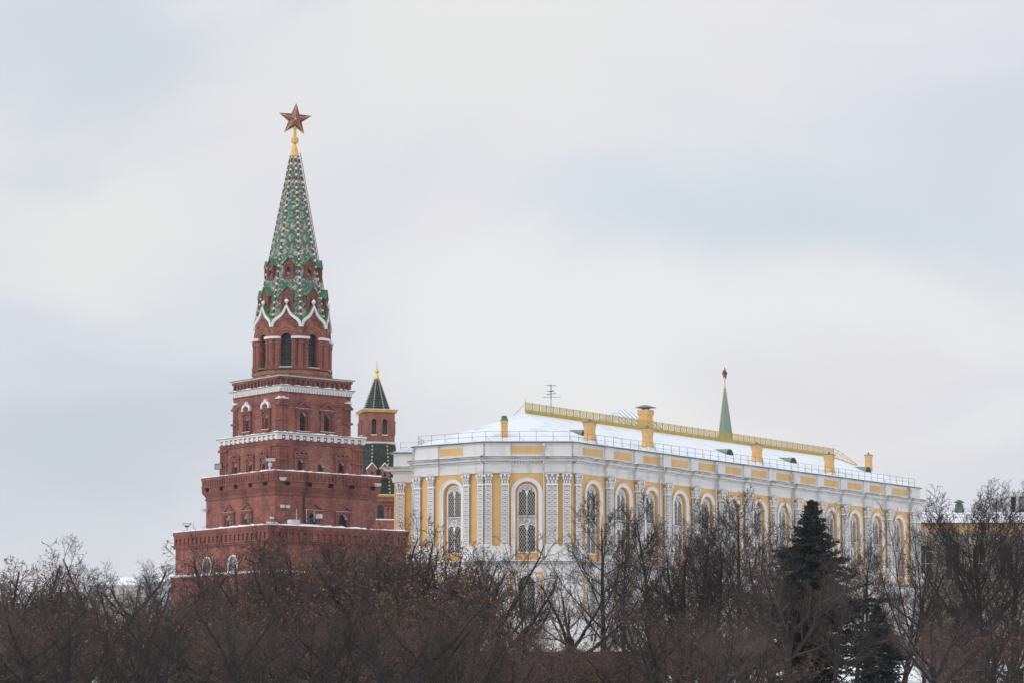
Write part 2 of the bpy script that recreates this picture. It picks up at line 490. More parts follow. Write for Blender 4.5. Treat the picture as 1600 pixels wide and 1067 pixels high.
M['ground'] = mat('snow_and_bare_ground', (0.80, 0.825, 0.845), 0.8, (0.10, 0.08, 0.065), 0.16, bump=0.3, bscale=0.8, lo=0.52, hi=0.70, detail=8)
M['wall_grey'] = mat('grey_stone_facing', (0.42, 0.40, 0.37), 0.9, (0.34, 0.325, 0.30), 0.8)
M['wall_pale'] = mat('faded_ochre_and_stone', (0.46, 0.36, 0.22), 0.9, (0.40, 0.37, 0.33), 0.35)
M['vent'] = mat('dark_green_grey_metal', (0.06, 0.10, 0.085), 0.6, (0.10, 0.14, 0.12), 1.5)
M['glass_far'] = mat('haze_greyed_window', (0.20, 0.215, 0.24), 0.5)  # dark panes greyed to imitate haze over the far city
M['city_a'] = mat('pale_grey_plaster', (0.44, 0.45, 0.47), 0.9, (0.38, 0.39, 0.41), 0.2)
M['city_b'] = mat('blue_grey_sheet_roof', (0.30, 0.335, 0.38), 0.7, (0.35, 0.385, 0.42), 0.2)
M['city_c'] = mat('pale_beige_plaster', (0.52, 0.49, 0.45), 0.9, (0.45, 0.43, 0.40), 0.2)
M['concrete'] = mat('pale_marble_slab', (0.60, 0.60, 0.585), 0.8, (0.52, 0.52, 0.51), 0.4)


# ------------------------------------------------------------------ ground
def smooth(a, b, t):
    t = min(max((t - a) / (b - a), 0), 1)
    return t * t * (3 - 2 * t)


def gz(x, y):
    z = -2.2 + 1.2 * smooth(170, 240, y)
    hill = smooth(-8, 20, x)
    z += hill * (4.6 * smooth(215, 285, y) + 0.8 * smooth(285, 330, y))
    z += (1 - hill) * smooth(262, 300, y) * 3.6 * smooth(-60, -20, x)
    return z + 0.25 * math.sin(x * 0.13 + 1.0) * math.sin(y * 0.11)


def make_ground():
    xs = sorted(set([-2500, -1200, -600, -300, -200] + list(range(-150, 151, 5)) + [200, 300, 600, 1200, 2500]))
    ys = sorted(set([-300, -100, -20] + list(range(0, 431, 6)) + [480, 600, 900, 1600, 3000, 5000]))
    mb = MB()
    vv = [(x, y, gz(x, y)) for y in ys for x in xs]
    nx = len(xs)
    ff = [(j * nx + i, j * nx + i + 1, (j + 1) * nx + i + 1, (j + 1) * nx + i) for j in range(len(ys) - 1) for i in range(nx - 1)]
    mb.add(vv, ff)
    o = obj('ground', mb, M['ground'], smooth=True)
    tag(o, kind='structure')


make_ground()

# ------------------------------------------------------------------ the red brick tower
AL = R(39.5)
UR = Vector((math.cos(AL), math.sin(AL), 0)); UL = Vector((-math.sin(AL), math.cos(AL), 0))
TC = Vector((-20.84, 248.7, 0))
tower = thing('brick_tower', 'tall stepped red brick tower with green tiled spire and ruby star', 'tower', (TC.x, TC.y, -2.0), AL)
TZ = -2.0


def zc(y, s):                   # height of photo row y measured at the near corner of a tier of half width s
    return Zat(y, TC.y - s * (UR.y + UL.y)) - TZ


def za(y):
    return Zat(y, TC.y) - TZ


def sq(s):
    return [(-s, -s), (s, -s), (s, s), (-s, s)]


def face_T(k, s):
    """frame of tower face k (0 = right face, 3 = left face, others behind); x along the face seen from outside, y inward"""
    rot = Matrix.Rotation(k * math.pi / 2, 4, 'Z')
    return rot @ Matrix.Translation((0, -s, 0))


def tier_walls(s, z0, z1, right, left, depth=0.45, mr=1):
    """four walls; right/left = openings as (t from the near corner, width, sill, spring)"""
    mb = MB()
    for k in range(4):
        mb.T = face_T(k, s)
        if k in (0, 2):
            ops = [(-s + 2 * s * t, w, zb, zs, True) for t, w, zb, zs in right]
        else:
            ops = [(s - 2 * s * t, w, zb, zs, True) for t, w, zb, zs in left]
        mb.wall(-s, s, z0, z1, ops, depth, 0, mr)
    mb.T = None
    mb.add([(-s, -s, z1), (s, -s, z1), (s, s, z1), (-s, s, z1)], [(0, 1, 2, 3)])
    return obj('wall', mb, [M['brick'], M['white']], tower)


def pane_window(parent, face, s, x, w, zb, zs, depth, pane, surround=None, bars=True, tower_rot=True, barmat=None):
    """a window part: pane + glazing bars + surround; placed in the frame of one face"""
    T = face_T(face, s)
    p = T @ Vector((x, 0, 0))
    mb = MB()
    mb.add([(q[0], depth - 0.03, q[1]) for q in arch_poly(0, w + 0.04, zb, zs)], [list(range(13))])
    o = obj('window', mb, pane, parent, p, face * math.pi / 2)
    if bars:
        b = MB()
        b.box(-0.03, 0.03, depth - 0.12, depth - 0.06, zb, zs + w * 0.45)
        n = max(2, int((zs - zb) / 0.5))
        for i in range(1, n + 1):
            z = zb + (zs - zb) * i / n
            b.box(-w / 2, w / 2, depth - 0.115, depth - 0.065, z - 0.02, z + 0.02)
        obj('glazing_bar', b, barmat or M['iron'], o)
    if surround is not None:
        obj('surround', surround, [M['brick_trim'], M['white'], M['snow']], o)
    return o


def pediment_surround(w, zb, zs, top, wide=1.9, white_ogee=False, cols=True, sill=True):
    """brick aedicule around a window centred at x=0, front at y<0"""
    b = MB()
    W_ = w * 0.5 + 0.16
    if cols:
        for sx in (-1, 1):
            x = sx * (W_ + 0.14)
            b.box(x - 0.13, x + 0.13, -0.16, 0.01, zb - 0.1, top)
            for q in range(4):
                z = zb + (top - zb) * (q + 0.5) / 4
                b.box(x - 0.17, x + 0.17, -0.21, -0.001, z - 0.09, z + 0.09)
    b.band(arch_top(0, w + 0.5, zs), arch_top(0, w + 0.06, zs), -0.1, 0.01)
    hw = wide / 2
    b.box(-hw, hw, -0.27, 0.01, top, top + 0.14)
    b.box(-hw + 0.1, hw - 0.1, -0.2, 0.01, top - 0.16, top - 0.001)
    if white_ogee:
        o = [(-hw * 0.86, 0.15), (-hw * 0.86, 0.5), (-hw * 0.62, 0.72), (-hw * 0.3, 0.78), (0, 1.08), (hw * 0.3, 0.78), (hw * 0.62, 0.72), (hw * 0.86, 0.5), (hw * 0.86, 0.15)]
        i_ = [(x * 0.72, 0.15 + (z - 0.15) * 0.66) for x, z in o]
        b.band([(x, z + top) for x, z in o], [(x, z + top) for x, z in i_], -0.26, 0.01, 1)
        b.exz([(x, z + top) for x, z in i_], -0.1, 0.01, 0)
    else:
        o = [(-hw, 0.141), (0, 0.85), (hw, 0.141)]
        i_ = [(-hw * 0.66, 0.25), (0, 0.64), (hw * 0.66, 0.25)]
        b.band([(x, z + top) for x, z in o], [(x, z + top) for x, z in i_], -0.25, 0.01)
        b.exz([(-hw * 0.8, top + 0.141), (hw * 0.8, top + 0.141), (0, top + 0.75)], -0.1, 0.01, 0)
        b.box(-hw, hw, -0.26, -0.05, top + 0.141, top + 0.16, 2)
    if sill:
        b.box(-hw * 0.8, hw * 0.8, -0.22, 0.01, zb - 0.24, zb - 0.03)
        b.box(-hw * 0.8, hw * 0.8, -0.21, -0.0, zb - 0.03, zb + 0.01, 2)
    return b


def crown_surround(w, zb, zs, top, wide=1.7):
    """brick surround with a scalloped crown above the lintel"""
    b = MB()
    W_ = w * 0.5 + 0.16
    for sx in (-1, 1):
        x = sx * (W_ + 0.12)
        b.box(x - 0.11, x + 0.11, -0.15, 0.01, zb - 0.4, top)
    b.band(arch_top(0, w + 0.44, zs), arch_top(0, w + 0.06, zs), -0.1, 0.01)
    hw = wide / 2
    b.box(-hw, hw, -0.24, 0.01, top, top + 0.13)
    b.box(-hw + 0.1, hw - 0.1, -0.17, 0.01, top - 0.2, top - 0.001)
    for q in (-1, 0, 1):
        r = 0.34 if q == 0 else 0.28
        cx = q * hw * 0.56
        b.band(arch_top(cx, 2 * r, top + 0.131, 8), arch_top(cx, r * 1.1, top + 0.131, 8), -0.2 - (q == 0) * 0.03, 0.01)
    return b


def sq_ring(mb, s, z0, z1, m=0):
    mb.prism(sq(s), z0, z1, m)


def snow_ledge(parent, s_out, s_in, z, th=0.14, side=0.06):
    """lumpy strip of snow along the edge of a square ledge"""
    rnd = random.Random(int(z * 100))
    b = MB()
    n = 44
    for k in range(4):
        T = face_T(k, s_out)
        b.T = T
        ins = s_out - s_in
        prev = None
        for i in range(n + 1):
            x = -s_out + 2 * s_out * i / n
            h = th * (0.2 + 1.25 * rnd.random() ** 1.3)
            a = min(max(x, -s_out + 0.02), s_out - 0.02)
            cur = [(a, -0.02, z + 0.003), (a, 0.05, z + h), (min(max(x, -s_in), s_in), ins, z + h * 1.2)]
            if prev:
                b.add(prev + cur, [(0, 3, 4, 1), (1, 4, 5, 2)])
            prev = cur
    return obj('snow', b, M['snow'], parent, smooth=True)


# ---- tier 0 / 1 (the broad base)
s1 = 7.75
z1t, z1w = zc(819, s1), zc(891, s1)
R1 = [(0.33, 1.15, z1w + 0.1, zc(876, s1)), (0.67, 1.15, z1w + 0.1, zc(876, s1))]
L1 = [(0.37, 1.3, z1w + 0.1, zc(876, s1)), (0.65, 1.3, z1w + 0.1, zc(876, s1))]
tier_walls(s1, z1w, z1t - 0.35, R1, L1)
wb = MB()
for k in range(4):
    wb.T = face_T(k, s1 + 0.25)
    ops = [(1.3, 1.35, zc(1030, s1), zc(1006, s1), True), (-4.5, 1.35, zc(1030, s1), zc(1006, s1), True)] if k in (0, 3) else []
    wb.wall(-s1 - 0.25, s1 + 0.25, 0.0, z1w - 0.3, ops, 0.5, 0, 1)
obj('wall', wb, [M['brick'], M['white']], tower)
lb = MB(); sq_ring(lb, s1 + 0.32, z1w - 0.3, z1w - 0.12); sq_ring(lb, s1 + 0.38, z1w - 0.12, z1w, 1)
obj('ledge', lb, [M['brick_trim'], M['white']], tower)
snow_ledge(tower, s1 + 0.38, s1, z1w, 0.1)
for (t, w, zb, zs) in R1:
    pane_window(tower, 0, s1, -s1 + 2 * s1 * t, w, zb, zs, 0.42, M['pane_pale'])
for (t, w, zb, zs) in L1:
    sb = MB(); sb.band(arch_top(0, w + 0.34, zs), arch_top(0, w + 0.02, zs), -0.05, 0.02, 1)
    for sx in (-1, 1):
        sb.box(sx * (w / 2 + 0.09) - 0.08, sx * (w / 2 + 0.09) + 0.08, -0.05, 0.02, zb, zs, 1)
    pane_window(tower, 3, s1, s1 - 2 * s1 * t, w, zb, zs, 0.25, M['pane_pale'], sb, barmat=M['lattice'])
for x in (1.3, -4.5):
    for k in (0, 3):
        sb = MB(); sb.band(arch_top(0, 1.7, zc(1006, s1)), arch_top(0, 1.37, zc(1006, s1)), -0.05, 0.02, 1)
        pane_window(tower, k, s1 + 0.25, x, 1.35, zc(1030, s1), zc(1006, s1), 0.47, M['pane_pale'], sb)
# tier-1 parapet: a band of shallow recessed panels over a moulding
pb = MB()
zp0 = zc(846, s1)
sq_ring(pb, s1 + 0.16, zp0 - 0.02, zp0 + 0.16)
sq_ring(pb, s1 + 0.24, zp0 + 0.16, zp0 + 0.3)
for k in range(4):
    pb.T = face_T(k, s1)
    n = 22
    for i in range(n + 1):
        x = -s1 + 2 * s1 * i / n
        pb.box(max(x - 0.16, -s1 - 0.12), min(x + 0.16, s1 + 0.12), -0.13, 0.0, zp0 + 0.3, z1t - 0.62)
pb.T = None
sq_ring(pb, s1 + 0.14, z1t - 0.62, z1t - 0.35)
sq_ring(pb, s1 + 0.2, z1t - 0.35, z1t)
obj('parapet', pb, M['brick_trim'], tower)
snow_ledge(tower, s1 + 0.2, 5.7, z1t, 0.14)

# ---- tier 2 with machicolated parapet
s2 = 5.72
z2t = zc(734, s2 + 0.23); z2m = zc(772, s2); z2n = zc(757, s2)
zb2 = z1t + 0.15
zs2 = zc(806, s2)
R2 = [(0.375, 1.0, zb2, zs2), (0.67, 1.0, zb2, zs2)]
L2 = [(0.39, 0.95, zb2, zs2), (0.65, 0.95, zb2, zs2)]
tier_walls(s2, z1t - 0.3, z2m + 0.05, R2, L2)
for (t, w, zb, zs) in R2:
    pane_window(tower, 0, s2, -s2 + 2 * s2 * t, w, zb, zs, 0.42, M['glass'], pediment_surround(w, zb, zs, zc(795.5, s2), 2.1, sill=False))
for (t, w, zb, zs) in L2:
    pane_window(tower, 3, s2, s2 - 2 * s2 * t, w, zb, zs, 0.3, M['pane_pale'], pediment_surround(w, zb, zs, zc(795.5, s2), 1.9, sill=False))
pb = MB()
sq_ring(pb, s2 + 0.1, z2m + 0.05, z2m + 0.2)
sq_ring(pb, s2 + 0.04, z2m + 0.2, z2m + 0.34)
so = s2 + 0.32
pb.loft(sq(s2 + 0.04), z2m + 0.34, sq(so), z2m + 0.8)
# parapet walls pierced by a row of arched loopholes
za2 = z2m + 0.8
for k in range(4):
    pb.T = face_T(k, so)
    ops = [(-so + 2 * so * (i + 0.5) / 5 + (0.25 if k == 0 else -0.25), 0.62, za2 + 0.06, za2 + 0.3, True) for i in range(5)]
    pb.wall(-so, so, za2, z2t - 0.1, ops, 0.35, 0, 0)
    for o_ in ops:
        pb.box(o_[0] - 0.4, o_[0] + 0.4, 0.345, 0.36, za2, za2 + 0.8)
        pb.band(arch_top(o_[0], 0.86, o_[3], 8), arch_top(o_[0], 0.62, o_[3], 8), -0.06, 0.01)
    pb.box(-so, so, -0.08, 0.0, z2n + 0.38, z2n + 0.5)
    n = 30
    for i in range(n):
        x = -so + 2 * so * (i + 0.5) / n
        pb.box(x - 0.11, x + 0.11, -0.06, 0.0, z2n + 0.5, z2t - 0.28)
pb.T = None
sq_ring(pb, so + 0.06, z2t - 0.28, z2t)
obj('parapet', pb, M['brick_trim'], tower)
snow_ledge(tower, so + 0.06, 4.8, z2t, 0.11)
db = MB(); db.tube((-s2 + 3.2, -so - 0.12, z2t), (-s2 + 3.2, -so - 0.12, za2), 0.06); db.tube((-s2 + 3.2, -so - 0.12, za2), (-s2 + 3.2, -s2 - 0.08, z2m), 0.06)
db.tube((-s2 + 3.2, -s2 - 0.08, z2m), (-s2 + 3.2, -s2 - 0.08, z1t + 0.4), 0.06)
obj('drainpipe', db, mat('rusty_red_pipe', (0.10, 0.035, 0.03), 0.6), tower)

# ---- tier 3
s3 = 4.82
z3c0, z3t = zc(686, s3), zc(674, s3 + 0.2)
zb3, zs3 = zc(735.0, s3), zc(721, s3)
R3 = [(0.26, 0.62, zb3, zs3 + 0.1), (0.5, 0.72, zb3 - 0.1, zs3 - 0.25), (0.74, 0.62, zb3, zs3 + 0.1)]
L3 = [(0.24, 0.6, zb3, zs3), (0.47, 0.6, zb3, zs3), (0.72, 0.6, zb3, zs3)]
tier_walls(s3, z2t - 0.3, z3c0, R3, L3)
for i, (t, w, zb, zs) in enumerate(R3):
    pane_window(tower, 0, s3, -s3 + 2 * s3 * t, w, zb, zs, 0.42, M['glass'], None if i == 1 else crown_surround(w, zb, zs, zc(709, s3), 1.75))
for (t, w, zb, zs) in L3:
    pane_window(tower, 3, s3, s3 - 2 * s3 * t, w, zb, zs, 0.42, M['glass'], crown_surround(w, zb, zs, zc(709, s3), 1.5))
pb = MB()


def corner_shafts(s, z0, z1, offs=(0.12, 0.42, 0.72, 1.15), r=0.13):
    """one cluster of brick shafts for each corner of a tier"""
    for k in range(4):
        b = MB()
        for kk, sx in ((k, -1), ((k + 3) % 4, 1)):
            b.T = face_T(kk, s)
            for o_ in offs:
                b.lathe([(r, z0), (r, z1)], 8, (sx * (s - o_), 0.03, 0))
            for z, h in ((z0, 0.22), (z1 - 0.2, 0.22), ((z0 + z1) / 2 - 0.1, 0.18)):
                p_, q_ = sx * (s + (0.17 if sx < 0 else 0.168)), sx * (s - offs[-1] - 0.2)
                b.box(min(p_, q_), max(p_, q_), -0.17, 0.02, z + (0.003 if sx > 0 else 0), z + h - (0.003 if sx > 0 else 0))
        b.T = None
        obj('corner_pilaster', b, M['brick_trim'], tower)


corner_shafts(s3, z2t - 0.2, z3c0 - 0.35)
# white cornice of alternating squares and discs
cb = MB()
sq_ring(cb, s3 + 0.06, z3c0 - 0.3, z3c0 - 0.001, 1)
sq_ring(cb, s3 + 0.08, z3c0, z3c0 + 0.06, 1)
hb = z3t - z3c0 - 0.26
for k in range(4):
    cb.T = face_T(k, s3 + 0.08)
    sw = s3 + 0.08
    n = 25
    pit = 2 * sw / n
    cb.add([(-sw, 0.02, z3c0 + 0.06), (sw, 0.02, z3c0 + 0.06), (sw, 0.02, z3c0 + 0.06 + hb), (-sw, 0.02, z3c0 + 0.06 + hb)], [(0, 1, 2, 3)], 1)
    for i in range(n):
        x = -sw + pit * (i + 0.5)
        if i % 2 == 0:
            cb.box(x - pit * 0.5, x + pit * 0.5, -0.1, 0.015, z3c0 + 0.061, z3c0 + 0.06 + hb, 0)
        else:
            pts = [(x + pit * 0.3 * math.cos(a), z3c0 + 0.06 + hb * 0.5 + pit * 0.3 * math.sin(a)) for a in [2 * math.pi * q / 10 for q in range(10)]]
            cb.exz(pts, -0.06, 0.015, 0)
cb.T = None
sq_ring(cb, s3 + 0.24, z3c0 + 0.06 + hb, z3t - 0.05, 0)
sq_ring(cb, s3 + 0.3, z3t - 0.05, z3t, 2)
obj('cornice', cb, [M['white'], M['brick_trim'], M['edge_metal']], tower)
snow_ledge(tower, s3 + 0.27, 4.0, z3t, 0.1)

# ---- tier 4
s4 = 3.98
z4w0 = z3t
z4c0, z4c1, z4t = zc(609.5, s4), zc(601, s4), zc(584.5, s4)
zb4, zs4 = zc(670.5, s4), zc(649, s4)
R4 = [(0.31, 0.68, zb4, zs4 + 0.15), (0.657, 0.68, zb4 + 0.1, zs4 + 0.15)]
L4 = [(0.294, 0.62, zb4 + 0.2, zs4), (0.694, 0.62, zb4 + 0.2, zs4)]
tier_walls(s4, z4w0 - 0.2, z4c0, R4, L4)
for (t, w, zb, zs) in R4:
    pane_window(tower, 0, s4, -s4 + 2 * s4 * t, w, zb, zs, 0.42, M['glass'], pediment_surround(w, zb, zs, zc(637.5, s4), 1.95))
for (t, w, zb, zs) in L4:
    pane_window(tower, 3, s4, s4 - 2 * s4 * t, w, zb, zs, 0.42, M['glass'], pediment_surround(w, zb, zs, zc(637.0, s4), 1.55, white_ogee=True))
pb = MB()
corner_shafts(s4, z4w0 - 0.1, zc(628, s4), (0.12, 0.4, 0.7), 0.12)
sq_ring(pb, s4 + 0.08, zc(628, s4) + 0.02, zc(628, s4) + 0.2)
obj('brick_moulding', pb, M['brick_trim'], tower)
cb = MB()
for k in range(4):
    cb.T = face_T(k, s4)
    for sx in (-1, 1):
        a, b = sx * (s4 + 0.1), sx * (s4 - 0.75)
        cb.box(min(a, b), max(a, b), -0.14, 0.01, zc(621.5, s4), zc(619.5, s4))
        cb.box(sx * (s4 - 0.2) - 0.16, sx * (s4 - 0.2) + 0.16, -0.13, 0.01, zc(627.5, s4) + 0.35, zc(626, s4) + 0.5)
cb.T = None
sq_ring(cb, s4 + 0.06, z4c0 - 0.14, z4c0 - 0.001, 1)
# dentils
zd = z4c0 + 0.22
for k in range(4):
    cb.T = face_T(k, s4 + 0.02)
    n = 26
    for i in range(n):
        x = -s4 + 2 * s4 * (i + 0.5) / n
        cb.box(x - 0.1, x + 0.1, -0.16, 0.0, z4c0 - 0.05, zd)
cb.T = None
sq_ring(cb, s4 + 0.05, z4c0, zd)
sq_ring(cb, s4 + 0.2, zd, zd + 0.14)
sq_ring(cb, s4 + 0.27, zd + 0.14, z4c1 - 0.05)
sq_ring(cb, s4 + 0.33, z4c1 - 0.05, z4c1, 2)
obj('cornice', cb, [M['white'], M['brick_trim'], M['green']], tower)
snow_ledge(tower, s4 + 0.28, s4, z4c1, 0.1)
pb = MB()
sq_ring(pb, s4 + 0.02, z4c1 - 0.01, z4t - 0.12)
for k in range(4):
    pb.T = face_T(k, s4 + 0.02)
    n = 13
    for i in range(n):
        x = -s4 + 0.35 + (2 * s4 - 0.7) * (i + 0.5) / n
        w = (2 * s4 - 0.7) / n
        h0 = z4c1 + 0.12
        o_ = [(x - w * 0.5, h0), (x - w * 0.5, h0 + 0.35), (x - w * 0.3, h0 + 0.58), (x, h0 + 0.85), (x + w * 0.3, h0 + 0.58), (x + w * 0.5, h0 + 0.35), (x + w * 0.5, h0)]
        i_ = [(x - w * 0.3, h0), (x - w * 0.3, h0 + 0.3), (x - w * 0.18, h0 + 0.44), (x, h0 + 0.58), (x + w * 0.18, h0 + 0.44), (x + w * 0.3, h0 + 0.3), (x + w * 0.3, h0)]
        pb.band(o_, i_, -0.2, 0.0)
    pb.box(-s4, s4, -0.19, 0.0, z4t - 0.32, z4t - 0.12)
pb.T = None
sq_ring(pb, s4 + 0.24, z4t - 0.12, z4t - 0.03, 1)
sq_ring(pb, s4 + 0.30, z4t - 0.03, z4t + 0.03, 2)
obj('parapet', pb, [M['brick_trim'], M['white'], M['green']], tower)
snow_ledge(tower, s4 + 0.2, s4 - 0.7, z4t + 0.03, 0.04)

# ---- octagonal belfry
RO = 3.62; AO = RO * math.cos(math.pi / 8)
Yo = TC.y - AO
zo = lambda y: Zat(y, Yo) - TZ
ohw = RO * math.sin(math.pi / 8)
o_z0, o_sill, o_spring, o_eave = z4t - 0.3, zo(573), zo(528.5), zo(511)
wb = MB()


def oct_T(k, a):
    return Matrix.Rotation(R(45) * k + R(-45), 4, 'Z') @ Matrix.Translation((0, -a, 0))


for k in range(8):
    wb.T = oct_T(k, AO)
    wb.wall(-ohw, ohw, o_z0, o_eave, [(0, 1.0, o_sill, o_spring, True)], 0.5, 0, 0)
    for q, (ri, ro) in enumerate(((0.52, 0.72), (0.74, 0.96), (0.98, 1.22))):
        wb.band(arch_top(0, 2 * ro, o_spring, 12), arch_top(0, 2 * ri, o_spring, 12), -0.05 - 0.06 * q, 0.005)
wb.T = None
wb.lathe([(RO + 0.12, o_z0), (RO + 0.12, o_sill - 0.75), (RO + 0.3, o_sill - 0.6), (RO + 0.3, o_sill - 0.3), (RO + 0.05, o_sill - 0.2)], 8, ph=R(22.5))
obj('wall', wb, M['brick'], tower)
for k in range(8):
    mb = MB()
    a = R(45) * k + R(22.5)
    c = (RO * 0.985 * math.cos(a), RO * 0.985 * math.sin(a), 0)
    for j in (-1, 0, 1):
        cj = (c[0] - math.sin(a) * 0.52 * j - math.cos(a) * 0.2 * abs(j), c[1] + math.cos(a) * 0.52 * j - math.sin(a) * 0.2 * abs(j), 0)
        mb.lathe([(0.33, o_sill - 0.2), (0.33, o_sill + 0.15), (0.27, o_sill + 0.2), (0.27, o_spring - 0.55), (0.33, o_spring - 0.5), (0.33, o_spring - 0.05)], 10, cj, a)
    pier = obj('pier', mb, M['brick_trim'], tower)
    mb = MB()
    pts = []
    for q in range(12):
        b_ = 2 * math.pi * q / 12
        ex, ey = 0.46 * math.cos(b_), 0.92 * math.sin(b_)
        pts.append((c[0] * 0.985 + math.cos(a) * ex - math.sin(a) * ey, c[1] * 0.985 + math.sin(a) * ex + math.cos(a) * ey))
    mb.prism(pts, o_spring - 0.05, o_spring + 0.16)
    obj('impost', mb, M['white'], pier)
    # belfry opening: dark louvre net behind bars
    T = oct_T(k, AO)
    p = T @ Vector((0, 0, 0))
    mb = MB(); mb.add([(q[0], 0.42, q[1]) for q in arch_poly(0, 1.02, o_sill, o_spring)], [list(range(13))])
    w_ = obj('window', mb, M['glass'], tower, p, R(45) * k - R(45))
    mb = MB()
    for i in range(1, 6):
        z = o_sill + (o_spring - o_sill) * i / 5.2
        mb.box(-0.5, 0.5, 0.30, 0.34, z - 0.025, z + 0.025)
    mb.box(-0.02, 0.02, 0.31, 0.33, o_sill, o_spring + 0.4)
    obj('glazing_bar', mb, M['iron'], w_)
    mb = MB(); mb.box(-0.62, 0.62, -0.28, 0.4, o_sill - 0.1, o_sill - 0.02); mb.box(-0.6, 0.6, -0.27, 0.3, o_sill - 0.02, o_sill + 0.03, 1)
    obj('sill', mb, [M['green'], M['snow'] if k in (0, 1, 2) else M['green']], w_)

# ---- ogee gables round the foot of the spire
half = [(1.46, 0), (1.45, 0.28), (1.36, 0.55), (1.15, 0.80), (0.88, 0.98), (0.60, 1.18), (0.38, 1.45), (0.20, 1.80), (0.0, 2.16)]
outer = [(-x, z + o_eave) for x, z in half] + [(x, z + o_eave) for x, z in half[:-1][::-1]]
half_i = [(1.22, 0), (1.20, 0.2), (1.10, 0.42), (0.92, 0.62), (0.66, 0.80), (0.42, 1.0), (0.24, 1.24), (0.10, 1.55), (0.0, 1.80)]
inner = [(-x, z + o_eave) for x, z in half_i] + [(x, z + o_eave) for x, z in half_i[:-1][::-1]]
kb = MB(); kb.exz(inner + [], 0.0, 0.3, 0)
kb.band(arch_top(0, 1.9, o_eave + 0.0, 10), arch_top(0, 1.6, o_eave + 0.0, 10), -0.07, 0.01)
kt = MB(); kt.band(outer, inner, -0.18, 0.22)
kr = MB(); kr.band([(x * 1.05, z + 0.07) for x, z in outer], [(x * 0.98, z - 0.05) for x, z in outer], -0.12, 1.6)
kf = MB(); kf.lathe([(0.05, 0), (0.09, 0.05), (0.06, 0.14), (0.10, 0.18), (0.17, 0.26), (0.2, 0.36), (0.17, 0.47), (0.09, 0.54), (0.02, 0.58)], 10, (0, -0.02, o_eave + 2.08))
kmesh = [mesh_from(kb, 'gable', [M['brick']]), mesh_from(kt, 'trim', [M['white']]), mesh_from(kr, 'gable_roof', [M['green']]), mesh_from(kf, 'finial', [M['white']], True)]
for k in range(8):
    p = oct_T(k, AO + 0.02) @ Vector((0, 0, 0))
    g = link('gable', kmesh[0], tower, p, R(45) * k - R(45))
    link('trim', kmesh[1], g); link('gable_roof', kmesh[2], g); link('finial', kmesh[3], g)

# ---- tiled spire
zt0, zt1 = za(514), za(244.5)
Rt0, Rt1 = 3.60, 0.43
def rt(z): return Rt0 + (Rt1 - Rt0) * (z - zt0) / (zt1 - zt0)
tb = MB()
tb.lathe([(Rt0, zt0 - 0.6), (Rt0, zt0), (Rt1, zt1)], 8, ph=R(22.5))
obj('spire_roof', tb, M['tent'], tower)
BR = random.Random(9)
for k in range(8):
    a = R(45) * k + R(22.5)
    mb = MB()
    n = 28
    mb.tube((rt(zt0 - 0.1) * math.cos(a), rt(zt0 - 0.1) * math.sin(a), zt0 - 0.1), (rt(zt1) * math.cos(a), rt(zt1) * math.sin(a), zt1), 0.07, 0.07, 5, 1)
    for i in range(n):
        z = zt0 + 0.3 + (zt1 - zt0 - 0.5) * i / (n - 1)
        z += BR.uniform(-0.06, 0.06)
        r = rt(z)
        c = (r * math.cos(a), r * math.sin(a), z)
        mb.ball(c, BR.uniform(0.11, 0.16), 0, 6, 4)
        mb.ball((c[0] * 1.0, c[1] * 1.0, z - 0.24), 0.12, 1, 6, 4)
    obj('hip_beads', mb, [M['cream'], M['maroon']], tower)
if True:                        # a thin cable run down the far hip
    mb = MB(); a = R(-22.5)
    mb.tube((rt(zt1) * math.cos(a) + 0.1, rt(zt1) * math.sin(a) - 0.05, zt1 + 0.4), (rt(zt0 + 3) * math.cos(a) + 0.12, rt(zt0 + 3) * math.sin(a) - 0.06, zt0 + 3), 0.035)
    obj('cable', mb, M['iron'], tower)


def dormer_meshes(w, h, gable, ow, ozb, ozs, deep):
    b = MB()
    b.wall(-w / 2, w / 2, 0, h, [(0, ow, ozb, ozs, True)], 0.22, 0, 1)
    b.add([(-w / 2, 0, h), (w / 2, 0, h), (0, 0, h + gable)], [(0, 1, 2)])
    b.box(-w / 2 - 0.06, w / 2 + 0.06, -0.07, -0.002, h - 0.07, h + 0.03)
    b.box(-w / 2 - 0.05, w / 2 + 0.05, -0.08, 0.02, -0.08, 0.06)
    for sx in (-1, 1):
        b.box(sx * (w / 2 - 0.07) - 0.08, sx * (w / 2 - 0.07) + 0.08, -0.08, -0.002, 0, h)
        b.add([(sx * w / 2, 0, 0), (sx * w / 2, deep, 0), (sx * w / 2, deep, h), (sx * w / 2, 0, h)], [(0, 1, 2, 3)])
    r_ = MB()
    o_ = [(-w / 2 - 0.14, h - 0.06), (0, h + gable + 0.1), (w / 2 + 0.14, h - 0.06)]
    i_ = [(-w / 2 - 0.14, h - 0.14), (0, h + gable + 0.0), (w / 2 + 0.14, h - 0.14)]
    r_.band(o_, i_, -0.12, deep)
    g = MB(); g.add([(q[0], 0.2, q[1]) for q in arch_poly(0, ow + 0.02, ozb, ozs)], [list(range(13))])
    return mesh_from(b, 'dormer', [M['brick_trim'], M['white']]), mesh_from(r_, 'dormer_roof', [M['green']]), mesh_from(g, 'dormer_opening', [M['glass']])


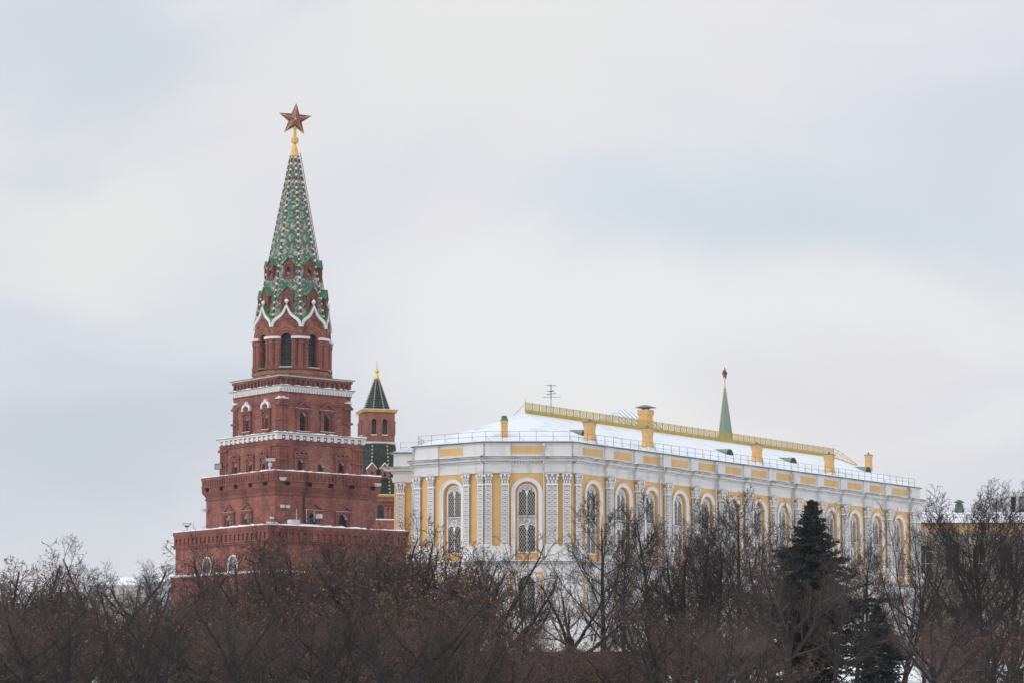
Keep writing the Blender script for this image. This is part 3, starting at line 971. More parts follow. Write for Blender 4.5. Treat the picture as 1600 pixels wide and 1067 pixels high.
d_lo = dormer_meshes(1.16, 1.55, 0.75, 0.46, 0.35, 1.0, 1.3)
d_hi = dormer_meshes(0.92, 1.35, 0.58, 0.40, 0.32, 0.85, 1.0)
for meshes, ybot in ((d_lo, 493), (d_hi, 441)):
    zz = za(ybot)
    a = rt(zz) * math.cos(math.pi / 8) + 0.10
    for k in range(8):
        p = oct_T(k, a) @ Vector((0, 0, 0)); p.z = zz
        d = link('dormer', meshes[0], tower, p, R(45) * k - R(45))
        link('dormer_roof', meshes[1], d); link('dormer_opening', meshes[2], d)

# ---- gilded finial and star
mb = MB()
z0 = zt1
h = lambda y: za(y)
mb.lathe([(0.47, z0 - 0.05), (0.42, z0 + 0.1), (0.14, h(226)), (0.10, h(225))], 12)
mb.lathe([(0.10, h(225) - 0.02), (0.3, h(224)), (0.36, h(222)), (0.36, h(217)), (0.3, h(215.4)), (0.1, h(214.6))], 8)
mb.lathe([(0.15, h(215)), (0.13, h(199))], 10)
mb.lathe([(0.2, h(202)), (0.22, h(201.2)), (0.2, h(200.4))], 10)
obj('gilded_finial', mb, M['gold'], tower, smooth=False)


def star_meshes(Rs, th):
    """faceted five-pointed star in the local xz plane, centred at the origin"""
    ri = Rs * 0.41
    pts = []
    for k in range(10):
        a = math.pi / 2 + k * math.pi / 5
        r = Rs if k % 2 == 0 else ri
        pts.append((r * math.cos(a), r * math.sin(a)))
    g = MB(); s_ = 0.93
    for y in (-1, 1):
        vv = [(x * s_, y * 0.05, z * s_) for x, z in pts] + [(0, y * th, 0)]
        g.add(vv, [((k, (k + 1) % 10, 10) if y < 0 else ((k + 1) % 10, k, 10)) for k in range(10)])
    rim = MB(); ws = MB()
    rim.band([(x * 1.0, z * 1.0) for x, z in pts], [(x * 0.935, z * 0.935) for x, z in pts], -0.09, 0.09, closed=True)
    for y in (-1, 1):
        for k in range(10):
            x, z = pts[k]
            rr = 0.014 if k % 2 == 0 else 0.008
            ws.tube((x * 0.93, y * 0.07, z * 0.93), (0, y * (th + 0.012), 0), rr, rr, 4)
        for k in range(0, 10, 2):           # fine pale lines running beside each ridge
            x, z = pts[k]; xl, zl = pts[k - 1]; xr, zr = pts[(k + 1) % 10]
            for xi, zi in ((xl, zl), (xr, zr)):
                f = 0.5
                ws.tube((x * 0.8, y * 0.125, z * 0.8), (xi * f * 0.9, y * (0.06 + (th - 0.04) * (1 - f)), zi * f * 0.9), 0.013, 0.013, 3)
        rim.ball((0, y * th, 0), 0.12, 0, 8, 5)
    return mesh_from(g, 'star', [M['ruby']]), mesh_from(rim, 'star_frame', [M['gold']]), mesh_from(ws, 'star_lines', [M['cream']])


sm = star_meshes(1.68, 0.36)
zs_ = za(187.5)
st = link('star', sm[0], tower, (0, 0, zs_), -AL + R(12))
st.rotation_euler = (0, R(3), -AL + R(12))
link('star_frame', sm[1], st); link('star_lines', sm[2], st)

exec_after = []

# ------------------------------------------------------------------ the yellow and white palace
K = Vector((6.78, 300.0)); UA = Vector((3.4, 4.56)).normalized(); UC = Vector((-UA.y, UA.x))
BL = Vector((-3.1, 300.0)); CL = BL + UC * 10.2
P1 = Vector((-10.75, 313.6)); P2 = Vector((-14.0, 313.6))


def t_on_A(px, z=22.0):
    """distance along the long facade seen at photo column px"""
    lo, hi = -5.0, 140.0
    for _ in range(50):
        mid = (lo + hi) / 2
        p = K + UA * mid
        x = 800 + F * p.x / (p.y * math.cos(PITCH) + z * math.sin(PITCH))
        if x < px: lo = mid
        else: hi = mid
    return lo


cols_px = [949.6, 994, 1038.5, 1080.8, 1121.8, 1164, 1204.6, 1244, 1281.8, 1317, 1353, 1387]
tA = [t_on_A(x) for x in cols_px]
t0_, t1_ = tA[0], tA[-1]
bay = (t1_ - t0_) / 11
colA = [t0_ + bay * i for i in range(12)]
LEN_A = t_on_A(1436)
AE = K + UA * LEN_A
WID = 25.0
B1 = AE + UC * WID
B2 = Vector((P2.x, P2.y)) + UA * 3.0
PLAN = [P2, P1, CL, BL, K, AE, B1, B2 + UC * 0.0]
PB = Vector((K.x, K.y, 2.5))
palace = thing('palace', 'long yellow and white palace with carved columns and snow covered roof', 'palace', PB)
PZ = PB.z


def offset(poly, d):
    n = len(poly); out = []
    for i in range(n):
        a, b, c = poly[i - 1], poly[i], poly[(i + 1) % n]
        e1 = (b - a).normalized(); e2 = (c - b).normalized()
        n1 = Vector((e1.y, -e1.x)); n2 = Vector((e2.y, -e2.x))
        k = 1 + n1.dot(n2)
        out.append(b + (n1 + n2) * (d / max(k, 0.25)))
    return [Vector((p.x - K.x, p.y - K.y)) for p in out]


def pz(y):
    return Zat(y, 300.0) - PZ


zCap, zCor, zPar, zBase, zMid = pz(738.3), pz(713.3), pz(691), pz(853), pz(875.5)
FACES = {'A': (K, UA, LEN_A), 'B': (BL, (K - BL).normalized(), (K - BL).length), 'C': (CL, (BL - CL).normalized(), (BL - CL).length), 'D': (P2, (P1 - P2).normalized(), (P1 - P2).length)}


def ploc(face, t, out=0.0, z=0.0):
    o_, d, L = FACES[face]
    p = o_ + d * t + Vector((d.y, -d.x)) * out
    return Vector((p.x - K.x, p.y - K.y, z))


def prot(face):
    d = FACES[face][1]
    return math.atan2(d.y, d.x)


# window positions along each face
winA = [colA[0] - bay * 0.5] + [(colA[i] + colA[i + 1]) / 2 for i in range(11)] + [colA[-1] + bay * 0.5]
LB, LC = FACES['B'][2], FACES['C'][2]
def tB(px): return (px - 757) / 136.0 * LB
winB = [tB(823)]
winC = [LC * 0.55]
OP_W = 2.62                     # ochre-lined arched recess
OP_SP = pz(751.5) - OP_W / 2
WINS = {'A': winA, 'B': winB, 'C': winC, 'D': []}
LOW_SP = pz(911)
for f, (o_, d, L) in FACES.items():
    mb = MB()
    mb.wall(0, L, zMid, zCap, [(t, OP_W, zMid + 0.12, OP_SP, True) for t in WINS[f]], 0.42, 0, 0, 14)
    mb.wall(0, L, 0, zMid - 0.55, [(t, 1.75, pz(965), LOW_SP, True) for t in WINS[f]], 0.4, 1, 1, 10)
    obj('wall', mb, [M['yellow'], M['stone']], palace, ploc(f, 0), prot(f))
# unseen sides
mb = MB()
pl = offset(PLAN, 0.0)
for i in (5, 6, 7):
    a, b = pl[i], pl[(i + 1) % 8]
    mb.add([(a.x, a.y, 0), (b.x, b.y, 0), (b.x, b.y, zCap), (a.x, a.y, zCap)], [(0, 1, 2, 3)])
a, b = pl[1], pl[2]
mb.add([(a.x, a.y, 0), (b.x, b.y, 0), (b.x, b.y, zCap), (a.x, a.y, zCap)], [(0, 1, 2, 3)])
obj('wall', mb, M['yellow'], palace)

# ---- column clusters: (face, t, width, is_corner)
PW = 0.98
COLS = [('A', t, 'round') for t in colA] + [('A', 0.95, PW), ('A', LEN_A - 2.2, 'round'), ('A', LEN_A - 0.6, PW)]
COLS += [('B', 0.40, 0.78), ('B', tB(788.5), 0.9), ('B', tB(862.5), 1.3), ('B', tB(885.5), 0.9)]
COLS += [('C', 0.55, 0.95), ('C', 2.6, 0.85), ('C', LC - 2.45, 0.85), ('C', LC - 0.40, 0.78)]
COLS += [('D', 0.75, 0.95), ('D', 2.5, 0.8)]
# stretches of entablature that step forward
RES = [('A', t, 1.6) for t in colA] + [('A', 0.85, 1.7), ('A', LEN_A - 1.4, 2.8), ('B', 1.45, 2.9), ('B', LB - (LB - tB(851)) / 2, LB - tB(851)), ('C', 1.8, 3.6), ('C', LC - 1.45, 2.9), ('D', 1.6, 3.1)]
# tame the stepped blocks at the corners so they end exactly on the corner
PROJ = {'A': 0.5, 'B': 0.3, 'C': 0.3, 'D': 0.3}


def colmesh(w):
    """carved pilaster or round half column: ground with recess shade in its colour, raised ornament, capital, base"""
    rnd_col = w == 'round'
    RC = 0.52
    if rnd_col: w = 1.0
    hgt = zCap - zBase
    fw = 1.62 if rnd_col else w              # developed width of the shaft
    g = MB(); rl = MB()
    if rnd_col:
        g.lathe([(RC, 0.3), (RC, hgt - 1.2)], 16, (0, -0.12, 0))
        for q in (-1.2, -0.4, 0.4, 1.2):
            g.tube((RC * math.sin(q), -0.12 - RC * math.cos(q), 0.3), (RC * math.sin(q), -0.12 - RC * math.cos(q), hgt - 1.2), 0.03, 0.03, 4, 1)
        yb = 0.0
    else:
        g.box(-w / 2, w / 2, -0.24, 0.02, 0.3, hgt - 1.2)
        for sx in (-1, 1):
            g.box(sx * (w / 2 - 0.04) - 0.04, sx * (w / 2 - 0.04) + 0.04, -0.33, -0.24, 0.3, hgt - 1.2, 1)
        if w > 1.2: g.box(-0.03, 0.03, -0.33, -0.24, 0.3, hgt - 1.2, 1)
        yb = -0.24
    strips = [(-0.41, 0.74), (0.41, 0.74)] if rnd_col else ([(-w / 4, w / 2 - 0.12)] if w > 1.2 else [(0, w - 0.18)])
    if w > 1.2: strips.append((w / 4, w / 2 - 0.12))

    def put(poly, y0, y1):
        rl.exz(poly, yb + y0, yb + y1)
    hh = 0.46
    for cx, iw in strips:
        z = 0.36; k = 0
        while z < hgt - 1.45 - hh:
            c = z + hh / 2
            if k % 2 == 0:
                n = 8
                o_ = [(cx + iw * 0.36 * math.cos(2 * math.pi * q / n), c + 0.19 * math.sin(2 * math.pi * q / n)) for q in range(n)]
                i_ = [(cx + (x - cx) * 0.52, c + (zz - c) * 0.52) for x, zz in o_]
                rl.band(o_, i_, yb - 0.085, yb + 0.005, closed=True)
                put([(cx + (x - cx) * 0.28, c + (zz - c) * 0.28) for x, zz in o_], -0.08, 0.005)
                for sx in (-1, 1):
                    for sz in (-1, 1):
                        x = cx + sx * iw * 0.40; zz = c + sz * 0.16
                        put([(x - 0.07, zz - 0.06), (x + 0.07, zz - 0.06), (x + 0.06, zz + 0.06), (x - 0.06, zz + 0.06)], -0.075, 0.005)
                    put([(cx + sx * iw * 0.40, c - 0.05), (cx + sx * iw * 0.47, c), (cx + sx * iw * 0.40, c + 0.05), (cx + sx * iw * 0.34, c)][::sx], -0.075, 0.005)
            else:
                put([(cx, c - 0.21), (cx + iw * 0.13, c), (cx, c + 0.21), (cx - iw * 0.13, c)], -0.09, 0.005)
                for sx in (-1, 1):
                    put([(cx + sx * iw * 0.12, c - 0.21), (cx + sx * iw * 0.42, c - 0.15), (cx + sx * iw * 0.49, c + 0.02), (cx + sx * iw * 0.22, c - 0.03)][::sx], -0.08, 0.005)
                    put([(cx + sx * iw * 0.20, c + 0.03), (cx + sx * iw * 0.38, c + 0.08), (cx + sx * iw * 0.49, c + 0.20), (cx + sx * iw * 0.12, c + 0.21)][::sx], -0.08, 0.005)
            z += hh
            k += 1
    if rnd_col:     # wrap the ornament round the shaft
        rl.v = [((RC - y) * math.sin(x / RC), -0.12 - (RC - y) * math.cos(x / RC), z) for x, y, z in rl.v]
        rl.lathe([(RC + 0.07, hgt - 1.42), (RC + 0.09, hgt - 1.3), (RC + 0.05, hgt - 1.2)], 14, (0, -0.12, 0))
        rl.lathe([(RC + 0.08, 0.3), (RC + 0.08, 0.45), (RC + 0.02, 0.5)], 14, (0, -0.12, 0))
    else:
        rl.box(-w / 2 - 0.03, w / 2 + 0.03, -0.35, 0.02, hgt - 1.42, hgt - 1.2)
    cp = MB()
    oy = -0.24 if rnd_col else 0.0
    cp.T = Matrix.Translation((0, oy, 0))
    # capital: bell flaring upward with leaves, volutes and an abacus
    bk = 0.02 - oy
    cp.loft([(-w * 0.46, -0.24), (w * 0.46, -0.24), (w * 0.46, bk), (-w * 0.46, bk)], hgt - 1.2, [(-w * 0.56, -0.36), (w * 0.56, -0.36), (w * 0.56, bk), (-w * 0.56, bk)], hgt - 0.14, 2)
    for row, (zz, yy, wf) in enumerate(((hgt - 1.18, -0.26, 0.5), (hgt - 0.82, -0.31, 0.56))):
        n = 3 + (row == 1)
        for i in range(n):
            x = (i + 0.5) / n * 2 * w * wf - w * wf
            lw = w * wf / n * 0.72
            cp.exz([(x - lw * 0.5, zz), (x + lw * 0.5, zz), (x + lw, zz + 0.16), (x + lw * 0.5, zz + 0.33), (x - lw * 0.5, zz + 0.33), (x - lw, zz + 0.16)], yy - 0.1, yy + 0.06)
            cp.box(x - lw * 0.5, x + lw * 0.5, yy - 0.2, yy - 0.1, zz + 0.2, zz + 0.33)
            if bk > 0.1 and i in (0, n - 1):
                sx = -1 if i == 0 else 1
                cp.box(min(sx * w * wf, sx * (w * wf + 0.1)), max(sx * w * wf, sx * (w * wf + 0.1)), -0.2, 0.1, zz + 0.02, zz + 0.33)
    for sx in (-1, 1):
        pts = [(sx * w * 0.50 + 0.15 * math.cos(2 * math.pi * q / 8), hgt - 0.32 + 0.15 * math.sin(2 * math.pi * q / 8)) for q in range(8)]
        cp.exz(pts, -0.5, -0.25)
    cp.box(-0.1, 0.1, -0.48, -0.3, hgt - 0.4, hgt - 0.14)
    cp.box(-w * 0.62, w * 0.62, -0.46, bk, hgt - 0.14, hgt - 0.04)
    cp.box(-w * 0.65, w * 0.65, -0.49, bk, hgt - 0.04, hgt - 0.005, 1)
    bs = MB()
    if rnd_col:
        bs.lathe([(RC + 0.16, 0.0), (RC + 0.16, 0.12), (RC + 0.08, 0.3)], 14, (0, -0.12, 0))
    else:
        bs.box(-w / 2 - 0.1, w / 2 + 0.1, -0.36, 0.02, 0.0, 0.16)
        bs.box(-w / 2 - 0.05, w / 2 + 0.05, -0.31, 0.02, 0.16, 0.3)
    return (mesh_from(g, 'column', [M['recess_shade'], M['relief']], rnd_col), mesh_from(rl, 'carving', [M['relief']]), mesh_from(cp, 'capital', [M['relief'], M['iron'], M['recess_shade']]), mesh_from(bs, 'base', [M['stone']]))


cmesh = {}
for f, t, w in COLS:
    if w not in cmesh: cmesh[w] = colmesh(w)
    a, b, c, d = cmesh[w]
    o_ = link('column', a, palace, ploc(f, t, 0.02, zBase), prot(f))
    link('carving', b, o_); link('capital', c, o_); link('base', d, o_)
# pedestals below the columns, running to the string course
for f, t, w in RES:
    mb = MB()
    L = FACES[f][2]
    a, b = max(t - w * 0.5, 0.0), min(t + w * 0.5, L)
    e = 0.25 if f == 'A' else 0.0
    mb.box(a - t, b - t, -0.44 - e, 0.0, zMid + 0.01, zBase - 0.12)
    mb.box(a - t - 0.03, b - t + 0.03, -0.49 - e, 0.0, zBase - 0.12, zBase)
    obj('pedestal', mb, M['stone'], palace, ploc(f, t), prot(f))

# ---- entablature
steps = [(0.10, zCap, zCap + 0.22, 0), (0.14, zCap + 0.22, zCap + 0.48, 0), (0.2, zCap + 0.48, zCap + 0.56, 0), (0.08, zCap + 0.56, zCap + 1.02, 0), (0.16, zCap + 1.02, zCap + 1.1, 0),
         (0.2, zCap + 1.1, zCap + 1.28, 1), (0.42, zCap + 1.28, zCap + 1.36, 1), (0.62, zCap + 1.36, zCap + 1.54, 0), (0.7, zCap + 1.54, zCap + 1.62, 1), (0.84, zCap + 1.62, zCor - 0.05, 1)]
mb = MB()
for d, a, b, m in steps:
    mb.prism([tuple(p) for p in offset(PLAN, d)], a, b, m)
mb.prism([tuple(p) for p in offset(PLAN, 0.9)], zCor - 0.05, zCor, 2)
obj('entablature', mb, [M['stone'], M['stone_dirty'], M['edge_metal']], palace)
for f, t, w in RES:
    L = FACES[f][2]
    mb = MB()
    pj = PROJ[f] * 0.8
    a0, b0 = t - w * 0.5, t + w * 0.5
    ca, cb_ = a0 <= 0.05, b0 >= L - 0.05
    for d, a, b, m in steps:
        dd = d + pj
        e = d * 0.7
        lo = (0.0 if ca else a0 - e); hi = (L if cb_ else b0 + e)
        mb.box(lo, hi, -dd, -0.05, a + 0.002, b - 0.002, m)
    mb.box((0 if ca else a0 - 0.7), (L if cb_ else b0 + 0.7), -0.9 - pj, -0.05, zCor - 0.05, zCor + 0.004, 2)
    obj('entablature_block', mb, [M['stone'], M['stone_dirty'], M['edge_metal']], palace, ploc(f, 0), prot(f))
# dentil row
for f, (o_, d, L) in FACES.items():
    mb = MB()
    mb.box(0.0, L, -0.19, -0.1, zCap + 1.13, zCap + 1.25)
    for ff, tt, ww in RES:
        if ff == f: mb.box(max(tt - ww * 0.5 - 0.15, 0), min(tt + ww * 0.5 + 0.15, L), -0.3 - PROJ[f] * 0.8, -0.1, zCap + 1.131, zCap + 1.249)
    n = int(L / 0.34)
    for i in range(n):
        t = (i + 0.5) * L / n
        inr = any(ff == f and abs(t - tt) < ww * 0.5 + 0.15 for ff, tt, ww in RES)
        y = -0.36 - (PROJ[f] * 0.8 if inr else 0)
        mb.box(t - 0.09, t + 0.09, y, -0.1, zCap + 1.12, zCap + 1.275)
    obj('dentil_row', mb, M['stone'], palace, ploc(f, 0), prot(f))
# snow lying on the cornice
rnd = random.Random(5)
for f, (o_, d, L) in FACES.items():
    mb = MB()
    n = int(L / 0.4); prev = None
    for i in range(n + 1):
        t = i * L / n
        h_ = 0.02 + 0.13 * rnd.random() ** 1.5
        cur = [(t, -0.88, zCor + 0.012), (t, -0.7, zCor + h_), (t, 0.05, zCor + h_ * 1.3)]
        if prev: mb.add(prev + cur, [(0, 3, 4, 1), (1, 4, 5, 2)])
        prev = cur
    obj('cornice_snow', mb, M['snow'], palace, ploc(f, 0), prot(f), smooth=True)

# ---- parapet with yellow panels
mb = MB()
mb.prism([tuple(p) for p in offset(PLAN, 0.05)], zCor + 0.01, zPar - 0.12, 0)
mb.prism([tuple(p) for p in offset(PLAN, 0.2)], zPar - 0.12, zPar - 0.04, 0)
mb.prism([tuple(p) for p in offset(PLAN, 0.34)], zPar - 0.04, zPar + 0.02, 1)
posts = []
for f, t, w in RES:
    L = FACES[f][2]
    mb.T = Matrix.Translation(ploc(f, 0)) @ Matrix.Rotation(prot(f), 4, 'Z')
    a, b = max(t - w * 0.5, 0), min(t + w * 0.5, L)
    mb.box(a, b, -0.3, -0.04, zCor + 0.012, zPar - 0.121)
    mb.box(a - 0.08, b + 0.08, -0.46, -0.04, zPar - 0.119, zPar - 0.042)
    mb.box(a - 0.2, b + 0.2, -0.6, -0.04, zPar - 0.038, zPar + 0.023, 1)
    posts.append((f, a, b))
obj('parapet', mb, [M['stone'], M['edge_metal']], palace)
for f in 'ABC':
    L = FACES[f][2]
    segs = sorted([(a, b) for ff, a, b in posts if ff == f])
    for (a0, b0), (a1, b1) in zip(segs[:-1], segs[1:]):
        mb = MB()
        mg = 0.32 if f == 'A' else 0.1
        l, r = b0 + mg, a1 - mg
        mb.box(l, r, -0.07, -0.03, zCor + 0.36, zPar - 0.40)
        pn = obj('panel', mb, M['yellow'], palace, ploc(f, 0), prot(f))
        mb = MB()
        z0, z1 = zCor + 0.36, zPar - 0.40
        mb.box(l - 0.1, r + 0.1, -0.11, -0.03, z1, z1 + 0.08); mb.box(l - 0.1, r + 0.1, -0.11, -0.03, z0 - 0.08, z0)
        mb.box(l - 0.1, l, -0.11, -0.03, z0, z1); mb.box(r, r + 0.1, -0.11, -0.03, z0, z1)
        obj('panel_frame', mb, M['stone'], pn)

# ---- string course between the storeys and the plinth
mb = MB()
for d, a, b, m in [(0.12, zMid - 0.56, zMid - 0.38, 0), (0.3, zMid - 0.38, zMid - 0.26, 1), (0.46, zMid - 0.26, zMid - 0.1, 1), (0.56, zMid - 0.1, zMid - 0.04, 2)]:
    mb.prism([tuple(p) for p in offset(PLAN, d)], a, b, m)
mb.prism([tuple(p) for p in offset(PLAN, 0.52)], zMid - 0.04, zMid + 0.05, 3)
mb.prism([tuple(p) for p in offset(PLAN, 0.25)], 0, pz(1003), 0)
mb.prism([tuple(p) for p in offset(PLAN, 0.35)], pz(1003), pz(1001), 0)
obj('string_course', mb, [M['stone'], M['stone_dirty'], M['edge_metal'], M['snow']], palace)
# ochre strips that frame each lower bay
for f in 'ABC':
    for t in WINS[f]:
        mb = MB()
        for sx in (-1, 1):
            mb.box(sx * 1.75 - 0.2, sx * 1.75 + 0.2, -0.012, 0.004, pz(965), pz(892.5))
        mb.box(-1.55, 1.55, -0.012, 0.004, pz(897), pz(892.5))
        for sx in (-1, 1):          # little white columns beside the window
            mb.box(sx * 1.15 - 0.16, sx * 1.15 + 0.16, -0.2, -0.001, pz(965), LOW_SP + 0.2, 1)
        mb.band(arch_top(0, 2.5, LOW_SP + 0.2), arch_top(0, 1.8, LOW_SP + 0.02), -0.22, -0.001, 1)
        mb.box(-1.6, 1.6, -0.22, -0.001, pz(969), pz(965), 1)
        obj('bay_frame', mb, [M['yellow'], M['stone']], palace, ploc(f, t), prot(f))


# ---- windows
def lattice(b, w, z0, z1, y, ymin_arch=None, step=0.30, r=0.022):
    """diagonal net of bars clipped to a rectangle"""
    def clip(p, q):
        x0, zz0 = p; x1, zz1 = q
        dx, dz = x1 - x0, zz1 - zz0
        t0, t1 = 0.0, 1.0
        for pp, qq in ((-dx, x0 + w / 2), (dx, w / 2 - x0), (-dz, zz0 - z0), (dz, z1 - zz0)):
            if abs(pp) < 1e-9:
                if qq < 0: return None
            else:
                rr = qq / pp
                if pp < 0: t0 = max(t0, rr)
                else: t1 = min(t1, rr)
        if t0 >= t1: return None
        return (x0 + dx * t0, zz0 + dz * t0), (x0 + dx * t1, zz0 + dz * t1)
    H = z1 - z0
    k = -int((w + H) / step) - 2
    while k * step < w + H * 1.5:
        c = -w / 2 + k * step
        for sg in (1, -1):
            seg = clip((c if sg > 0 else -c, z0 - 0.5), (c + sg * 0 + (H + 1) * 0.62 if sg > 0 else -c - (H + 1) * 0.62, z1 + 0.5))
            if seg:
                b.tube((seg[0][0], y, seg[0][1]), (seg[1][0], y, seg[1][1]), r, r, 4, cap=False)
        k += 1


def palace_window():
    zu1, zu0 = pz(763.75), pz(803.5)           # upper lights: spring about here, sill
    zl1, zl0 = pz(819), pz(859)
    pane = MB(); pane.add([(q[0], 0.0, q[1]) for q in arch_poly(0, 2.15, zl0 - 0.1, OP_SP, 12)], [list(range(15))])
    fr = MB()
    ow, osp = 2.16, OP_SP
    # outer frame of the window (white), inside the ochre recess
    o_ = [(-ow / 2, zl0 - 0.15)] + arch_top(0, ow, osp, 12) + [(ow / 2, zl0 - 0.15)]
    iw = ow - 0.3
    i_ = [(-iw / 2, zl0 - 0.15)] + arch_top(0, iw, osp, 12) + [(iw / 2, zl0 - 0.15)]
    fr.band(o_, i_, -0.12, 0.02)
    fr.box(-ow / 2 - 0.1, ow / 2 + 0.1, -0.2, 0.02, zl0 - 0.3, zl0 - 0.15)
    lw = iw / 2 - 0.06
    rg = [(-OP_W / 2 - 0.02, zMid + 0.12)] + arch_top(0, OP_W + 0.04, OP_SP, 12) + [(OP_W / 2 + 0.02, zMid + 0.12)]
    ri_ = [(-ow / 2 + 0.04, zMid + 0.12)] + arch_top(0, ow - 0.08, osp, 12) + [(ow / 2 - 0.04, zMid + 0.12)]
    fr.band(rg, ri_, -0.015, 0.02, 2)

    def two_lights(z0, z1top, ztop):
        """fills from the heads of the two lights up to ztop"""
        spr = z1top - lw / 2
        fr.wall(-iw / 2, iw / 2, spr - 0.001, ztop, [(-iw / 4, lw, spr - 0.001, spr, True), (iw / 4, lw, spr - 0.001, spr, True)], 0.08, 3, 0, 8)
        fr.box(-0.035, 0.035, -0.04, 0.02, z0, spr)
        # hanging drop between the two heads
        fr.exz([(-0.2, spr + 0.22), (-0.1, spr - 0.12), (0, spr - 0.42), (0.1, spr - 0.12), (0.2, spr + 0.22)], -0.09, -0.005, 0)
    fr.T = Matrix.Translation((0, -0.07, 0))
    two_lights(zl0 - 0.15, zl1, zu0 - 0.16)
    n = 12
    # lower carved roundel
    c = zl1 + 0.42
    fr.band([(0.42 * math.cos(2 * math.pi * q / n), c + 0.36 * math.sin(2 * math.pi * q / n)) for q in range(n)], [(0.3 * math.cos(2 * math.pi * q / n), c + 0.25 * math.sin(2 * math.pi * q / n)) for q in range(n)], -0.06, 0, closed=True)
    for sx in (-1, 1):
        fr.band(arch_top(sx * iw / 4, lw + 0.22, zl1 - lw / 2, 8), arch_top(sx * iw / 4, lw + 0.04, zl1 - lw / 2, 8), -0.05, 0.0)
    # upper heads, carved tympanum up to the arch
    spr = zu1 - lw / 2
    ztop = osp + 0.02
    if spr + lw / 2 + 0.02 < ztop:
        fr.wall(-iw / 2, iw / 2, spr - 0.001, ztop, [(-iw / 4, lw, spr - 0.001, spr, True), (iw / 4, lw, spr - 0.001, spr, True)], 0.08, 0, 0, 8)
        fr.add([(q[0], 0, q[1]) for q in arch_poly(0, iw, ztop, ztop, 12)], [list(range(15))], 0)
    else:
        # heads reach into the arch: fill by columns
        N = 24
        for i in range(N):
            xa, xb = -iw / 2 + iw * i / N, -iw / 2 + iw * (i + 1) / N
            def top(x): return osp + math.sqrt(max((iw / 2) ** 2 - x * x, 0))
            def low(x):
                cx = -iw / 4 if x < 0 else iw / 4
                q = (lw / 2) ** 2 - (x - cx) ** 2
                return spr + (math.sqrt(q) if q > 0 else 0)
            e = 1e-6
            la, lb_ = low(xa + e), low(xb - e)
            fr.add([(xa, 0, min(la, top(xa))), (xb, 0, min(lb_, top(xb))), (xb, 0, max(top(xb), lb_)), (xa, 0, max(top(xa), la))], [(0, 1, 2, 3)], 3)
    fr.exz([(-0.2, spr + 0.25), (-0.1, spr - 0.1), (0, spr - 0.4), (0.1, spr - 0.1), (0.2, spr + 0.25)], -0.06, -0.003, 0)
    fr.box(-0.035, 0.035, -0.01, 0.06, zu0, spr)
    for sx in (-1, 1):
        fr.band(arch_top(sx * iw / 4, lw + 0.2, spr, 8), arch_top(sx * iw / 4, lw + 0.03, spr, 8), -0.04, 0.0)
    for q in range(7):
        a = math.pi * (q + 0.5) / 7
        cx, cz = 0.70 * math.cos(a), osp + 0.1 + 0.66 * math.sin(a)
        fr.exz([(cx + 0.1 * math.cos(2 * math.pi * k / 6), cz + 0.1 * math.sin(2 * math.pi * k / 6)) for k in range(6)], -0.04, -0.002, 0)
    fr.T = None
    fr.box(-ow / 2 - 0.06, ow / 2 + 0.06, -0.3, 0.02, zu0 - 0.16, zu0 - 0.06, 0)
    fr.box(-ow / 2 - 0.08, ow / 2 + 0.08, -0.33, 0.02, zu0 - 0.06, zu0 - 0.015, 1)
    lt = MB()
    for z0, z1 in ((zl0 - 0.15, zl1), (zu0 - 0.01, spr + lw / 2)):
        lattice(lt, iw, z0, z1, -0.03)
    ar = MB()       # white archivolt on the wall face
    w0, w1 = 3.5, OP_W
    o_ = [(-w0 / 2, zMid + 0.1)] + arch_top(0, w0, OP_SP, 14) + [(w0 / 2, zMid + 0.1)]
    i_ = [(-w1 / 2 - 0.02, zMid + 0.1)] + arch_top(0, w1 + 0.04, OP_SP, 14) + [(w1 / 2 + 0.02, zMid + 0.1)]
    ar.band(o_, i_, -0.55, -0.40)
    o2 = [(x * 1.02, z + 0.01) for x, z in o_]; i2 = [(x * 0.93, z - 0.05) for x, z in o_]
    ar.band(o2, i2, -0.62, -0.54)
    pn = MB(); pn.box(-1.2, 1.2, -0.1, 0.02, zMid + 0.14, zl0 - 0.31)
    return (mesh_from(pane, 'window', [M['glass_brown']]), mesh_from(fr, 'window_frame', [M['stone'], M['iron'], M['yellow'], M['tympanum']]), mesh_from(lt, 'lattice', [M['lattice']]), mesh_from(ar, 'arch_moulding', [M['stone']]), mesh_from(pn, 'apron', [M['yellow']]))


pw = palace_window()
plw = MB(); plw.add([(q[0], 0, q[1]) for q in arch_poly(0, 1.76, pz(965), LOW_SP)], [list(range(13))])
pll = MB(); lattice(pll, 1.7, pz(965), LOW_SP + 0.75, -0.05, step=0.28)
pll.box(-0.05, 0.05, -0.09, -0.01, pz(965), LOW_SP + 0.8)
lowm = mesh_from(plw, 'window', [M['glass_brown']]), mesh_from(pll, 'lattice', [M['lattice']])
for f in 'ABC':
    for t in WINS[f]:
        w_ = link('window', pw[0], palace, ploc(f, t, -0.40), prot(f))
        for me, nm in zip(pw[1:], ('window_frame', 'lattice', 'arch_moulding', 'apron')):
            link(nm, me, w_)
        l_ = link('window', lowm[0], palace, ploc(f, t, -0.38), prot(f))
        link('lattice', lowm[1], l_)
